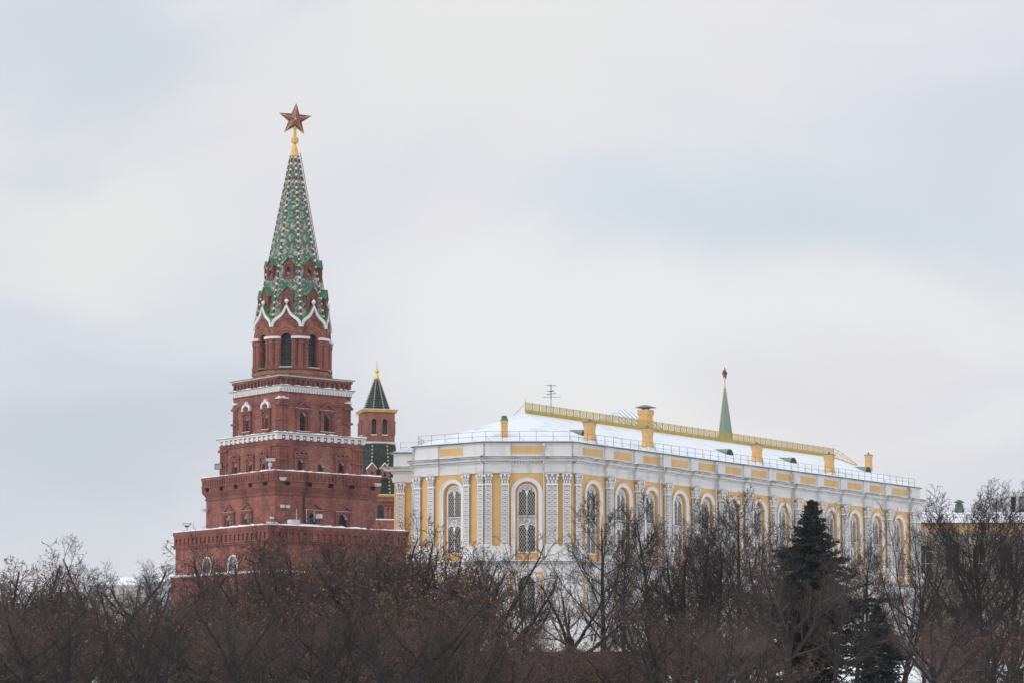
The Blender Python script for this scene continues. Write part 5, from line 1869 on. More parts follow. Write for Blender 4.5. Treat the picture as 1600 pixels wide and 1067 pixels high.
def city(px0, px1, ytop, Y, wallm, roofm, label, floors, roofh=2.5, depth=16, name='city_building', dome=False):
    a = at(px0, ytop, Y); b_ = at(px1, ytop, Y)
    t = thing(name, label, 'building', (a.x, Y, -2.0))
    H = Zat(ytop, Y) + 2.0; L = b_.x - a.x
    n = max(3, int(L / 3.6)); fh = 3.3
    b = MB(); b.box(0, L, 0.0, depth, 0, H)
    b.box(-0.3, L + 0.3, -0.35, depth + 0.3, H, H + 0.5)
    for i in range(floors): b.box(0, L, -0.12, 0, H - 0.4 - (i + 1) * fh, H - 0.15 - (i + 1) * fh)
    obj('wall', b, wallm, t)
    b = MB(); b.loft([(-0.4, -0.4), (L + 0.4, -0.4), (L + 0.4, depth + 0.4), (-0.4, depth + 0.4)], H + 0.5, [(2, depth * 0.4), (L - 2, depth * 0.4), (L - 2, depth * 0.6), (2, depth * 0.6)], H + 0.5 + roofh)
    if dome: b.lathe([(4.2, H + 1.0), (4.2, H + 3), (3.6, H + 5), (2.2, H + 6.6), (0.3, H + 7.3)], 12, (L * 0.75, depth / 2, 0))
    obj('roof', b, roofm, t)
    g = MB(); g.box(-0.75, 0.75, -0.03, 0.2, 0, 1.9); gm = mesh_from(g, 'window', [M['glass_far']])
    for fl in range(min(floors, 4)):
        for i in range(n):
            link('window', gm, t, (L * (i + 0.5) / n, 0, H - 3.0 - fl * fh))
    return t


city(140, 214, 916, 760, M['city_c'], M['snow'], 'pale beige city block with snowy roof left of the brick tower', 6)
city(205, 246, 911, 830, M['city_a'], M['city_b'], 'grey city block with blue grey roof beside the brick tower base', 7, 2.6)
city(240, 300, 911, 700, M['city_a'], M['snow'], 'low pale grey city block touching the brick tower left edge', 6, 2.0)
city(60, 132, 938, 800, M['city_c'], M['city_b'], 'distant beige block with blue grey roof behind bare left trees', 5)
city(-40, 52, 944, 820, M['city_a'], M['snow'], 'distant grey block with snowy roof at far left behind trees', 5)

# ------------------------------------------------------------------ brick wall at the foot of the hill
wl = thing('brick_wall', 'dark red brick wall running from the tower foot below the palace', 'wall', (-9.0, 262.0, -2.0), R(4))
b = MB(); b.box(0, 40, 0, 1.6, 0, Zat(1021, 264) + 2.0)
obj('wall_body', b, M['brick_old'], wl)
b = MB(); b.box(-0.05, 40.05, -0.15, 1.75, Zat(1021, 264) + 2.0, Zat(1017.5, 264) + 2.0)
obj('coping', b, M['brick_old'], wl)


# ------------------------------------------------------------------ small fittings on the tower
def floodlight(p, rot, label, group=None):
    t = thing('floodlight', label, 'floodlight', p, rot, group)
    b = MB(); b.tube((0, 0, 0), (0, 0, 0.95), 0.04); b.box(-0.14, 0.14, -0.14, 0.14, -0.02, 0.05); obj('post', b, M['iron'], t)
    b = MB(); b.exz([(-0.3, 0.62), (0.3, 0.62), (0.36, 1.12), (-0.36, 1.12)], -0.3, -0.02); b.box(-0.38, 0.38, -0.36, -0.3, 0.6, 1.16); obj('lamp_housing', b, M['iron'], t)
    b = MB(); b.box(-0.3, 0.3, -0.37, -0.362, 0.66, 1.08); obj('lens', b, M['pane_pale'], t)


def camera_unit(p, rot, label, big=True):
    t = thing('security_camera', label, 'camera', p, rot)
    b = MB(); b.tube((0, 0, 0), (0, 0, 0.85 if big else 0.6), 0.09, 0.06, 8); b.box(-0.3, 0.5, -0.2, 0.2, 0, 0.08); obj('post', b, M['plastic'], t)
    b = MB(); h_ = 0.85 if big else 0.55
    b.box(-0.35, 0.4, -0.15, 0.15, h_, h_ + 0.2); b.box(-0.42, 0.45, -0.19, 0.19, h_ + 0.2, h_ + 0.25); b.tube((0.4, 0, h_ + 0.1), (0.5, 0, h_ + 0.1), 0.1, 0.1, 8)
    obj('camera_housing', b, M['plastic'], t)
    b = MB(); b.box(-0.16, 0.16, -0.14, 0.14, 0.4, 0.66); obj('pan_unit', b, M['plastic'] if big else M['iron'], t)


def tw_pt(x, y, z):             # tower-local point to world
    return Vector((TC.x, TC.y, TZ)) + UR * x + UL * y + Vector((0, 0, z))


floodlight(tw_pt(-so + 0.15, 3.2, z2t + 0.05), R(-20), 'dark floodlight on a short post at left end of the upper brick ledge')
camera_unit(tw_pt(-so + 0.25, -so + 1.1, z2t + 0.06), R(10), 'white security camera on a pedestal near the upper ledge corner')
camera_unit(tw_pt(-s1 + 0.2, s1 - 1.6, z1t + 0.06), R(160), 'security camera on a slim post at left end of lower brick ledge', False)


def wall_lamp(p, rot, label, twin=False, group=None):
    t = thing('wall_lamp', label, 'lamp', p, rot, group)
    b = MB(); b.box(-0.12, 0.12, -0.05, 0.0, -0.12, 0.12); b.tube((0, 0, 0), (0, -0.25, 0.02), 0.03); obj('bracket', b, M['plastic'], t)
    for x in ((-0.3, 0.3) if twin else (0,)):
        b = MB()
        if twin: b.box(x - 0.15, x + 0.15, -0.4, -0.12, -0.13, 0.13)
        else: b.lathe([(0.05, -0.18), (0.26, -0.14), (0.36, 0.06), (0.36, 0.12)], 10, (x, -0.3, 0))
        obj('lamp_head', b, M['plastic'], t)


wall_lamp(tw_pt(-so + 0.75, -so - 0.02, za2 + 0.62), AL, 'white bowl lamp on brick parapet near its front corner')
wall_lamp(tw_pt(so - 0.6, -so - 0.02, za2 + 0.62), AL, 'white bowl lamp on brick parapet at its right end')
wall_lamp(tw_pt(-s2 + 0.95, -s2 - 0.02, zc(790, s2)), AL, 'pair of small white lamps on bare brick wall below the parapet', True)
wall_lamp(tw_pt(-s2 - 0.02, s2 - 0.25, zc(786, s2)), AL - R(90), 'small white lamp at left edge of the middle brick storey')
# aerials and boxes on the lower ledge
t = thing('equipment_rack', 'row of white antenna rods and boxes on the lower brick ledge', 'equipment', tw_pt(-s1 + 3.6, -s1 + 0.6, z1t + 0.1), AL)
b = MB()
b.box(-0.9, 2.3, -0.25, 0.25, 0, 0.16); b.box(-0.95, 0.0, -0.3, 0.3, 0.16, 0.5); obj('cabinet', b, M['plastic'], t)
b = MB(); b.box(0.4, 2.2, -0.04, 0.04, 0.62, 0.7)
for x in (0.5, 1.3, 2.1): b.box(x - 0.04, x + 0.04, -0.04, 0.04, 0.1, 0.62)
obj('frame', b, M['rail'], t)
for x, h_ in ((-0.15, 1.5), (0.95, 1.45), (1.8, 1.4)):
    b = MB(); b.tube((x, 0, 0.4), (x, 0, h_), 0.03, 0.025, 6); obj('antenna_rod', b, M['plastic'], t)
b = MB(); b.box(2.15, 2.6, -0.2, 0.2, 0.75, 1.15); obj('junction_box', b, M['plastic'], t)
t = thing('equipment_stand', 'small dark instrument stand on the lower ledge near its corner', 'equipment', tw_pt(-s1 + 0.9, -s1 + 0.8, z1t + 0.1), AL)
b = MB(); b.tube((0, 0, 0), (0, 0, 0.85), 0.06); obj('post', b, M['iron'], t)
b = MB(); b.box(-0.5, 0.5, -0.2, 0.2, 0.1, 0.22); b.box(-0.15, 0.15, -0.12, 0.12, 0.5, 0.7); obj('box', b, M['plastic'], t)

# ------------------------------------------------------------------ trees
def segs_mesh(name, groups, extra=None):
    """groups = [(segments, sides, material)], segments = rows p0(3) p1(3) r0 r1"""
    V, Fc, mats, mi = [], [], [], []
    off = 0
    nf = []
    for segs, sides, mt in groups:
        if not len(segs): continue
        A = np.array(segs, dtype=np.float64)
        p0, p1, ra, rb = A[:, 0:3], A[:, 3:6], A[:, 6], A[:, 7]
        d = p1 - p0; d /= np.maximum(np.linalg.norm(d, axis=1, keepdims=True), 1e-9)
        ref = np.where(np.abs(d[:, 2:3]) < 0.9, np.array([[0, 0, 1.0]]), np.array([[1.0, 0, 0]]))
        u = np.cross(d, ref); u /= np.linalg.norm(u, axis=1, keepdims=True)
        w = np.cross(d, u)
        ring = []
        for c, r in ((p0 - d * (ra[:, None] * 0.3), ra), (p1 + d * (rb[:, None] * 0.3), rb)):
            for k in range(sides):
                a = 2 * math.pi * k / sides
                ring.append(c + (u * math.cos(a) + w * math.sin(a)) * r[:, None])
        v = np.stack(ring, 1).reshape(-1, 3)
        n = len(A)
        base = off + np.arange(n)[:, None] * (2 * sides)
        q = []
        for k in range(sides):
            k2 = (k + 1) % sides
            q.append(np.stack([base[:, 0] + k, base[:, 0] + k2, base[:, 0] + sides + k2, base[:, 0] + sides + k], 1))
        q = np.stack(q, 1).reshape(-1, 4)
        V.append(v); Fc.append(q)
        if mt not in mats: mats.append(mt)
        mi.append(np.full(len(q), mats.index(mt), dtype=np.int32))
        off += len(v)
    if extra is not None:
        quads, mt = extra
        if len(quads):
            v = np.array(quads, dtype=np.float64).reshape(-1, 3)
            q = off + np.arange(len(v)).reshape(-1, 4)
            V.append(v); Fc.append(q)
            if mt not in mats: mats.append(mt)
            mi.append(np.full(len(q), mats.index(mt), dtype=np.int32))
    V = np.concatenate(V); Fc = np.concatenate(Fc); mi = np.concatenate(mi)
    me = bpy.data.meshes.new(name)
    me.vertices.add(len(V)); me.vertices.foreach_set('co', V.ravel())
    me.loops.add(Fc.size); me.loops.foreach_set('vertex_index', Fc.ravel().astype(np.int32))
    me.polygons.add(len(Fc))
    me.polygons.foreach_set('loop_start', np.arange(0, Fc.size, 4, dtype=np.int32))
    me.polygons.foreach_set('loop_total', np.full(len(Fc), 4, dtype=np.int32))
    for mt in mats: me.materials.append(mt)
    me.polygons.foreach_set('material_index', mi)
    me.update(calc_edges=True)
    me.validate()
    return me


def grow(seed, P):
    rnd = random.Random(seed)
    low, high, leaves = [], [], []
    U = Vector((0, 0, 1))

    def rv(): return Vector((rnd.gauss(0, 1), rnd.gauss(0, 1), rnd.gauss(0, 1)))

    def branch(p, d, L, r, lvl):
        n = P['n'][lvl]; st = L / n
        pts = [p.copy()]; dirs = [d.copy()]; rad = [r]
        tip = P['tip'][lvl]
        for i in range(n):
            d = (d + rv() * P['wob'][lvl] + U * P['up'][lvl]).normalized()
            p = p + d * st
            pts.append(p.copy()); dirs.append(d.copy()); rad.append(r * (1 - (1 - tip) * (i + 1) / n))
        tgt = low if lvl <= P.get('lowl', 1) else high
        for i in range(n):
            tgt.append((*pts[i], *pts[i + 1], max(rad[i], P['rmin']), max(rad[i + 1], P['rmin'])))
        if lvl >= P['max']:
            if P.get('leaf', 0) and rnd.random() < P['leaf']:
                for q in range(2):
                    c = pts[-1 - q] + rv() * 0.06
                    a = rv().normalized() * P['ls']; b = rv().normalized() * P['ls']
                    leaves.append((*(c - a), *(c + b), *(c + a), *(c - b)))
            return
        nc = P['ch'][lvl]
        az = rnd.random() * 6.28
        for k in range(nc):
            t = P['t0'][lvl] + (1 - P['t0'][lvl]) * ((k + rnd.random()) / nc)
            t = min(t, 0.999)
            f = t * n; i = int(f); f -= i
            c = pts[i].lerp(pts[i + 1], f)
            dd = dirs[i + 1]
            az += 2.4 + rnd.gauss(0, 0.4)
            x = dd.orthogonal().normalized(); y = dd.cross(x)
            an = R(P['ang'][lvl]) * (0.75 + 0.5 * rnd.random())
            nd = (dd * math.cos(an) + (x * math.cos(az) + y * math.sin(az)) * math.sin(an)).normalized()
            sh = P['shape'][lvl]
            l2 = L * P['lr'][lvl] * (1 - sh * (t - P['t0'][lvl]) / max(1 - P['t0'][lvl], 0.01)) * (0.75 + 0.5 * rnd.random())
            branch(c, nd, l2, (rad[i] * (1 - f) + rad[i + 1] * f) * P['rr'][lvl], lvl + 1)

    stems = P.get('stems', 1)
    for s_ in range(stems):
        if stems == 1: d0 = Vector((P.get('lean', 0) * rnd.uniform(-1, 1), P.get('lean', 0) * rnd.uniform(-1, 1), 1)).normalized()
        else:
            a = 6.28 * (s_ + rnd.random() * 0.7) / stems; k = P['splay'] * (0.5 + 0.7 * rnd.random())
            d0 = Vector((math.cos(a) * k, math.sin(a) * k, 1)).normalized()
        branch(Vector((0, 0, -0.3)) + Vector((d0.x, d0.y, 0)) * (0.3 if stems > 1 else 0), d0, P['H'] * (1 if stems == 1 else rnd.uniform(0.75, 1.05)), P['r'], 0)
    mt = M[P['twig']]
    return (segs_mesh('trunk', [(low, 7, M['bark'])]), segs_mesh('crown', [(high, 3, mt)], (leaves, M['leaf'])))


LIME = dict(H=15.5, r=0.33, max=4, n=[12, 9, 6, 5, 4], wob=[0.03, 0.055, 0.08, 0.11, 0.14], up=[0.03, 0.075, 0.06, 0.04, 0.03], tip=[0.08, 0.2, 0.3, 0.4, 0.6], ch=[25, 11, 6, 3, 0],
            t0=[0.2, 0.15, 0.15, 0.15, 0], ang=[58, 38, 38, 38, 0], lr=[0.47, 0.42, 0.52, 0.6, 0], shape=[0.70, 0.5, 0.45, 0.3, 0], rr=[0.42, 0.45, 0.5, 0.6, 0], rmin=0.0095, twig='twig_dark', lean=0.05)
VASE = dict(H=11.5, r=0.38, max=4, n=[9, 12, 8, 6, 4], wob=[0.04, 0.05, 0.075, 0.10, 0.14], up=[0.02, 0.05, 0.06, 0.05, 0.03], tip=[0.25, 0.18, 0.28, 0.4, 0.6], ch=[26, 12, 7, 4, 0],
            t0=[0.14, 0.18, 0.15, 0.15, 0], ang=[46, 34, 38, 40, 0], lr=[0.82, 0.36, 0.5, 0.55, 0], shape=[0.42, 0.4, 0.45, 0.3, 0], rr=[0.46, 0.44, 0.5, 0.6, 0], rmin=0.0115, twig='twig_dark', lean=0.04)
SPREAD = dict(H=6.5, r=0.38, max=4, n=[6, 9, 7, 6, 4], wob=[0.06, 0.09, 0.13, 0.16, 0.18], up=[0.02, 0.05, 0.05, 0.04, 0.02], tip=[0.75, 0.25, 0.28, 0.35, 0.5], ch=[6, 8, 7, 5, 0],
              t0=[0.5, 0.22, 0.18, 0.15, 0], ang=[42, 46, 46, 46, 0], lr=[1.2, 0.52, 0.5, 0.5, 0], shape=[0.1, 0.45, 0.45, 0.3, 0], rr=[0.62, 0.52, 0.46, 0.5, 0], rmin=0.010, twig='twig_dark', lean=0.08)
DENSE = dict(H=5.5, r=0.42, max=4, n=[6, 8, 7, 5, 4], wob=[0.08, 0.10, 0.14, 0.17, 0.18], up=[0.02, 0.05, 0.04, 0.03, 0.02], tip=[0.7, 0.25, 0.3, 0.35, 0.5], ch=[7, 9, 6, 3, 0],
             t0=[0.35, 0.2, 0.15, 0.15, 0], ang=[46, 46, 46, 46, 0], lr=[1.25, 0.5, 0.52, 0.52, 0], shape=[0.2, 0.45, 0.4, 0.3, 0], rr=[0.60, 0.44, 0.38, 0.55, 0], rmin=0.0135, twig='twig_brown', leaf=0.34, ls=0.072, lean=0.12)
BUSH = dict(H=5.6, r=0.07, max=4, n=[7, 6, 5, 4, 3], wob=[0.09, 0.13, 0.17, 0.2, 0.2], up=[0.05, 0.05, 0.04, 0.02, 0], tip=[0.25, 0.3, 0.35, 0.4, 0.5], ch=[7, 5, 4, 2, 0],
            t0=[0.15, 0.15, 0.15, 0.15, 0], ang=[38, 40, 42, 40, 0], lr=[0.5, 0.52, 0.5, 0.5, 0], shape=[0.5, 0.45, 0.4, 0.3, 0], rr=[0.5, 0.5, 0.55, 0.6, 0], rmin=0.0105, twig='twig_red', stems=9, splay=0.42, leaf=0.12, ls=0.05)
KINDS = {}
ext = {}


def kind(name, seed, P, **kw):
    Q = dict(P); Q.update(kw)
    t, c = grow(seed, Q)
    KINDS[name] = (t, c)
    co = np.empty(len(c.vertices) * 3); c.vertices.foreach_get('co', co); co = co.reshape(-1, 3)
    ext[name] = (float(np.percentile(co[:, 2], 98.3 if name.startswith(('bush', 'vase')) else 96.0)), float(np.percentile(np.hypot(co[:, 0], co[:, 1]), 97)))


kind('lime1', 11, LIME); kind('lime2', 12, LIME, ang=[46, 38, 38, 38, 0]); kind('lime3', 15, LIME, twig='twig_brown', ch=[20, 9, 5, 3, 0])
kind('vase1', 21, VASE); kind('vase2', 22, VASE, H=7.0, ch=[9, 10, 6, 4, 0], ang=[36, 34, 38, 40, 0], lr=[1.5, 0.38, 0.5, 0.55, 0], shape=[0.2, 0.4, 0.45, 0.4, 0], tip=[0.5, 0.2, 0.28, 0.4, 0.5], t0=[0.2, 0.2, 0.15, 0.15, 0])
kind('spread1', 31, SPREAD, ch=[5, 9, 8, 6, 0], lean=0.03); kind('spread2', 33, SPREAD, twig='twig_brown'); kind('spread3', 37, SPREAD, ch=[5, 9, 7, 5, 0], lean=0.2)
kind('dense1', 41, DENSE); kind('dense2', 42, DENSE, twig='twig_red'); kind('dense3', 44, DENSE, leaf=0.6, ls=0.08)
kind('bush1', 51, BUSH); kind('bush2', 52, BUSH, twig='twig_brown', leaf=0.25); kind('bush3', 53, BUSH, twig='twig_dark', leaf=0.05)

TR = random.Random(77)


def plant(k, px, ytop, Y, label, name='bare_tree', cat='tree', group=None, sw=1.0, rot=None, sink=0.0):
    """a tree of kind k whose top reaches photo row ytop at distance Y"""
    x = (px - 800) / F * (Y * math.cos(PITCH))
    g = gz(x, Y) - sink
    zt = Zat(ytop, Y)
    s = (zt - g) / ext[k][0]
    t = thing(name, label, cat, (x, Y, g - 0.02), TR.uniform(0, 6.28) if rot is None else rot, group)
    t.scale = (s * sw, s * sw, s)
    link('trunk' if cat == 'tree' else 'stems', KINDS[k][0], t)
    link('crown', KINDS[k][1], t)
    return t


# --- trees one can tell apart
plant('spread1', 166, 866, 224, 'open bare tree with forked dark limbs left of the brick tower against the sky', sw=1.1)
plant('vase2', 100, 876, 222, 'bare tree with steep limbs against the sky, left neighbour of the forked one', sw=0.8)
plant('dense2', 8, 872, 215, 'dense dark bare tree cut by the left picture edge')
plant('dense1', 48, 905, 205, 'rounded dense bare tree second from the left picture edge', sw=1.1)
plant('spread2', 248, 902, 226, 'low bare tree with crooked branches at left foot of the brick tower', sw=1.1)
plant('spread3', 330, 858, 228, 'bare tree with curved limbs before the brick tower left face', sw=0.9)
plant('spread1', 412, 834, 231, 'bare tree before the front corner of the brick tower base', sw=0.85)
plant('spread2', 462, 852, 226, 'dark stemmed bare tree just right of the tower front corner', sw=0.8)
plant('dense1', 520, 862, 224, 'twiggy bare tree before the right face of the tower base', sw=0.9)
plant('spread1', 590, 832, 228, 'tall bare tree before the right edge of the brick tower', sw=0.85, rot=2.0)
plant('dense2', 640, 846, 226, 'brown twiggy tree where the brick tower meets the palace', sw=0.7)
plant('dense1', 692, 862, 224, 'reddish brown bare tree before the palace left end', sw=0.75, rot=1.0)
plant('spread3', 766, 846, 226, 'open bare tree with three big forks before the palace rounded end', sw=0.95, rot=0.6)
plant('lime3', 826, 868, 229, 'slender upright bare tree before the second tall palace window', sw=0.75)
plant('lime1', 943, 786, 232, 'straight bare lime with pyramid crown before the palace front corner', sw=1.0)
plant('lime2', 1017, 790, 234, 'straight bare lime second from the palace front corner', sw=1.05, rot=1.1)
plant('dense2', 1072, 850, 228, 'reddish twiggy tree between two straight limes', sw=0.75)
plant('lime2', 1155, 782, 234, 'tall bare lime before the middle of the long palace front', sw=1.15, rot=3.0)
plant('vase2', 1238, 794, 233, 'bare tree with fanning limbs left of the big dark spruce', sw=0.62)
plant('lime3', 1338, 832, 240, 'thin bare tree just right of the big dark spruce', sw=0.8)
plant('vase2', 1408, 800, 226, 'vase shaped bare tree with dark limbs before the palace far end', sw=0.75, rot=0.4)
plant('lime3', 1445, 838, 238, 'thin bare tree before the gap right of the palace', sw=0.75)
plant('vase1', 1532, 764, 238, 'very large bare tree with dense fan crown before the yellow building', sw=1.1)
plant('lime2', 1588, 806, 245, 'bare tree at the right picture edge beside the very large one', sw=1.0)

# --- taller trees standing among the thicket
g5 = 'bare trees rising before the brick tower base'
for px, yt, k in ((296, 884, 'spread2'), (372, 866, 'dense1'), (440, 866, 'spread2'), (492, 872, 'dense2'), (548, 850, 'dense1'), (570, 872, 'spread1'), (615, 842, 'dense2')):
    plant(k, px, yt, TR.uniform(214, 222), 'brown bare tree rising before the brick tower base', group=g5, sw=TR.uniform(0.85, 1.0))
g6 = 'bare trees rising before the palace end'
for px, yt, k in ((660, 862, 'dense2'), (712, 872, 'dense1'), (738, 876, 'spread2'), (800, 880, 'spread1')):
    plant(k, px, yt, TR.uniform(214, 224), 'bare tree rising before the rounded palace end', group=g6, sw=TR.uniform(0.8, 0.95))
g7 = 'bare trees rising before the long palace front'
for px, yt, k in ((1052, 800, 'lime3'), (1096, 800, 'lime2'), (1124, 842, 'spread1'), (1192, 824, 'lime3'), (1208, 850, 'dense2'), (1356, 862, 'lime1')):
    plant(k, px, yt, TR.uniform(216, 230), 'bare tree rising before the long palace front', group=g7, sw=TR.uniform(0.75, 0.95))
plant('lime3', 974, 836, 226, 'thin bare tree right of the first straight lime before the palace corner', sw=0.8, rot=2.2)
plant('spread2', 884, 900, 216, 'low open bare tree before the white lower palace wall', sw=0.9)
plant('spread2', 1228, 872, 198, 'dark crooked bare tree overlapping the left side of the big spruce', sw=0.8, rot=1.3)
plant('lime3', 1300, 868, 202, 'thin bare tree overlapping the right side of the big spruce', sw=0.8, rot=0.5)
g8 = 'bare trees rising before the yellow building'
for px, yt, k in ((1572, 800, 'vase2'),):
    plant(k, px, yt, TR.uniform(226, 236), 'dark bare tree rising before the yellow building', group=g8, sw=0.9)
g9 = 'bare trees rising at the far left'
for px, yt, k in ((4, 884, 'vase2'), (34, 902, 'dense2'), (66, 912, 'spread2'), (218, 908, 'spread2')):
    plant(k, px, yt, TR.uniform(200, 215), 'dark bare tree rising at the far left', group=g9, sw=0.9)
# --- thickets
g1 = 'bare trees of the thicket below the brick tower'
for px, yt, Y, k in ((290, 935, 200, 'dense1'), (345, 925, 196, 'dense3'), (400, 915, 198, 'dense2'), (450, 925, 192, 'dense3'), (505, 910, 200, 'dense1'), (555, 905, 198, 'dense3'), (600, 890, 204, 'dense3'),
                     (320, 965, 168, 'dense3'), (385, 960, 164, 'dense1'), (440, 970, 162, 'dense3'), (500, 960, 166, 'dense2'), (560, 965, 164, 'dense3'), (620, 945, 172, 'dense1'), (272, 975, 170, 'dense2')):
    plant(k, px + TR.uniform(-6, 6), yt + TR.uniform(14, 40), Y, 'brown twiggy tree in the thicket below the brick tower', group=g1, sw=TR.uniform(1.0, 1.25))
g2 = 'bare trees of the thicket at the lower left'
for px, yt, Y, k in ((15, 940, 180, 'dense2'), (70, 935, 184, 'dense1'), (125, 930, 188, 'dense2'), (185, 930, 190, 'dense1'), (235, 938, 186, 'dense2'), (40, 985, 160, 'bush3'), (105, 980, 162, 'dense1'), (160, 985, 158, 'dense2'), (215, 975, 164, 'dense1')):
    plant(k, px + TR.uniform(-6, 6), yt + TR.uniform(8, 34), Y, 'dark reddish twiggy tree in the thicket at lower left', group=g2, sw=TR.uniform(1.0, 1.25))
g3 = 'bare trees of the thicket below the palace'
for px, yt, Y, k in ((660, 900, 206, 'dense3'), (705, 925, 198, 'dense2'), (750, 960, 190, 'dense2'), (805, 955, 196, 'dense2'), (860, 985, 186, 'dense2'), (1010, 935, 206, 'dense2'), (1055, 950, 212, 'dense2'), (1108, 945, 210, 'dense2'), (1060, 960, 188, 'dense1'),
                     (1120, 955, 190, 'dense2'), (1168, 965, 204, 'dense2'), (680, 965, 166, 'dense1'), (740, 990, 160, 'dense3'), (800, 1000, 158, 'dense2'), (980, 990, 165, 'dense2'), (1040, 985, 162, 'dense1')):
    plant(k, px + TR.uniform(-5, 5), yt + TR.uniform(8, 30), Y, 'purple brown twiggy tree in the thicket below the palace', group=g3, sw=TR.uniform(0.95, 1.2))
g4 = 'bare trees of the thicket at the lower right'
for px, yt, Y, k in ((1475, 930, 222, 'vase1'), (1560, 910, 224, 'vase2'), (1500, 985, 190, 'dense3'), (1550, 980, 192, 'dense3'), (1595, 975, 194, 'dense3')):
    plant(k, px, yt, Y, 'brown twiggy tree in the thicket at lower right', group=g4, sw=1.0)
gs = 'low shrubs along the foot of the picture'
for i in range(18):
    px = -10 + 1620 * (i + TR.uniform(0.1, 0.9)) / 18
    if 1225 < px < 1425: continue
    plant(('bush1', 'bush2', 'bush3')[i % 3], px, TR.uniform(1000, 1035), TR.uniform(150, 205), 'low many stemmed shrub along the foot of the picture', 'shrub', 'shrub', gs, sw=1.2)


for px in (868, 902, 936, 970):
    plant('bush2', px, TR.uniform(1012, 1030), TR.uniform(196, 204), 'low many stemmed shrub along the foot of the picture', 'shrub', 'shrub', gs, sw=1.2)
# --- dark limbed trees nearest the camera
g0 = 'dark limbed trees nearest the viewer'
for px, yt, k, Y in ((30, 934, 'spread2', 152), (108, 958, 'spread1', 146), (196, 930, 'vase2', 155), (262, 962, 'spread3', 148), (352, 940, 'spread2', 150), (428, 952, 'vase2', 144), (512, 934, 'spread1', 150), (588, 950, 'spread3', 148),
                     (668, 936, 'spread2', 156), (724, 956, 'vase2', 150), (1032, 946, 'spread1', 152), (1118, 962, 'spread2', 148), (1196, 950, 'spread3', 158), (1470, 960, 'spread2', 156), (1560, 950, 'spread1', 158)):
    plant(k, px, yt, Y, 'dark limbed bare tree nearest the viewer', group=g0, sw=TR.uniform(1.0, 1.2))


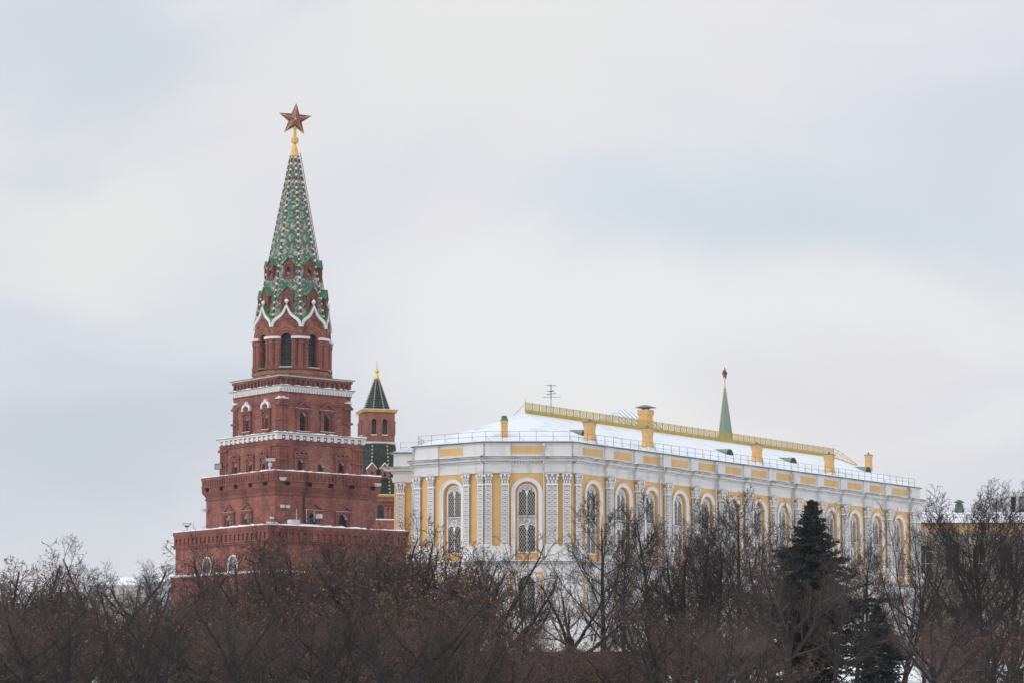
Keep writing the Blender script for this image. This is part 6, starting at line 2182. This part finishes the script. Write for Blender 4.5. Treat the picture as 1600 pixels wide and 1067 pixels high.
# --- conifers
def spruce(seed, H, Rb, snow, dens=1.0):
    rnd = random.Random(seed)
    wood, quads, sn = [], [], []
    z = 0.0
    N_ = 14
    for i in range(N_):
        wood.append((0, 0, H * i / N_, 0, 0, H * (i + 1) / N_, 0.22 * H / 17 * (1 - i / N_) + 0.02, 0.22 * H / 17 * (1 - (i + 1) / N_) + 0.015))
    z = H * 0.06
    az = 0
    br = []
    while z < H * 0.985:
        f = z / H
        prof = min(1.0, ((1 - f) / 0.42) ** 1.12 + 0.015) * (0.82 + 0.18 * math.sin(z * 1.7))
        for q in range(int(3 + 3 * dens)):
            az += 2.4 + rnd.gauss(0, 0.3)
            L = max(Rb * prof * rnd.uniform(0.35, 1.2) * (1 + 0.2 * math.sin(2 * az + z * 0.6)), 0.15)
            d = Vector((math.cos(az), math.sin(az), rnd.uniform(-0.1, 0.55)))
            p = Vector((0, 0, z + rnd.uniform(-0.35, 0.35)))
            n = max(3, int(L / 0.4))
            for i in range(n):
                d2 = d + Vector((0, 0, -0.32 * (i / n) + 0.28 * max(0, i / n - 0.7)))
                p2 = p + d2.normalized() * (L / n)
                br.append((*p, *p2, 0.03 * (1 - i / n) + 0.012, 0.03 * (1 - (i + 1) / n) + 0.01))
                m = int(8 * dens * (0.5 + i / n))
                side = Vector((-d.y, d.x, 0)).normalized()
                for _ in range(m):
                    c = p.lerp(p2, rnd.random())
                    sd = side * rnd.choice((-1, 1)) * rnd.uniform(0.5, 1) + d2.normalized() * 0.6 + Vector((0, 0, rnd.uniform(-0.7, 0.6)))
                    sd.normalize()
                    ll = rnd.uniform(0.3, 0.8) * (0.6 + 0.5 * (1 - i / n)) * (0.35 + 0.65 * min(1.0, (1 - f) / 0.2))
                    e = c + sd * ll
                    wv = sd.cross(Vector((rnd.gauss(0, 1), rnd.gauss(0, 1), rnd.gauss(0, 1)))).normalized() * rnd.uniform(0.04, 0.085)
                    quads.append((*(c - wv * 0.6), *(c + sd * ll * 0.5 - wv), *e, *(c + sd * ll * 0.5 + wv)))
                if snow and i > n * 0.35 and rnd.random() < snow:
                    c = p2 + Vector((0, 0, 0.05)); a = d2.normalized() * rnd.uniform(0.15, 0.4); b_ = side * rnd.uniform(0.08, 0.2)
                    sn.append((*(c - a), *(c + b_), *(c + a), *(c - b_)))
                p = p2
        z += H * 0.012 * (1.15 - 0.5 * f) / max(dens, 0.5) ** 0.3
    tm = segs_mesh('trunk', [(wood, 8, M['spruce_wood'])])
    cm = segs_mesh('crown', [(br, 4, M['spruce_wood'])], (quads, M['needle']))
    sm_ = segs_mesh('snow', [([(0, 0, H * 0.5, 0, 0, H * 0.52, 0.02, 0.02)], 4, M['snow'])], (sn, M['snow'])) if sn else None
    return tm, cm, sm_


def plant_spruce(ms, H, px, ytop, Y, label, sw=1.0):
    x = (px - 800) / F * (Y * math.cos(PITCH)); g = gz(x, Y)
    s = (Zat(ytop, Y) - g) / H
    t = thing('spruce_tree', label, 'tree', (x, Y, g), 1.0)
    t.scale = (s * sw, s * sw, s)
    link('trunk', ms[0], t); c = link('crown', ms[1], t)
    if ms[2]: link('crown_snow', ms[2], c)


plant_spruce(spruce(3, 17.0, 5.2, 0.03, 1.6), 17.0, 1272, 780, 214, 'big dark evergreen spruce before the long palace front')
plant_spruce(spruce(4, 8.0, 2.3, 0.16, 1.0), 8.0, 1374, 948, 206, 'small spruce with snow on its boughs right of the big one')
plant_spruce(spruce(6, 9.0, 2.2, 0.05, 1.1), 9.0, 1515, 935, 252, 'dark spruce hidden behind the very large bare tree')


# ------------------------------------------------------------------ thin winter haze
hz = bpy.data.materials.new('winter_haze'); hz.use_nodes = True
nt = hz.node_tree; nt.nodes.clear()
ho = nt.nodes.new('ShaderNodeOutputMaterial'); hv = nt.nodes.new('ShaderNodeVolumePrincipled')
hv.inputs['Color'].default_value = (0.93, 0.95, 1.0, 1)
hv.inputs['Density'].default_value = 0.00009
hv.inputs['Anisotropy'].default_value = 0.2
nt.links.new(hv.outputs[0], ho.inputs['Volume'])
mb = MB(); mb.box(-2600, 2600, -400, 5100, -6.0, 75.0)
o = obj('haze', mb, hz)
tag(o, kind='stuff')
o.display_type = 'WIRE'
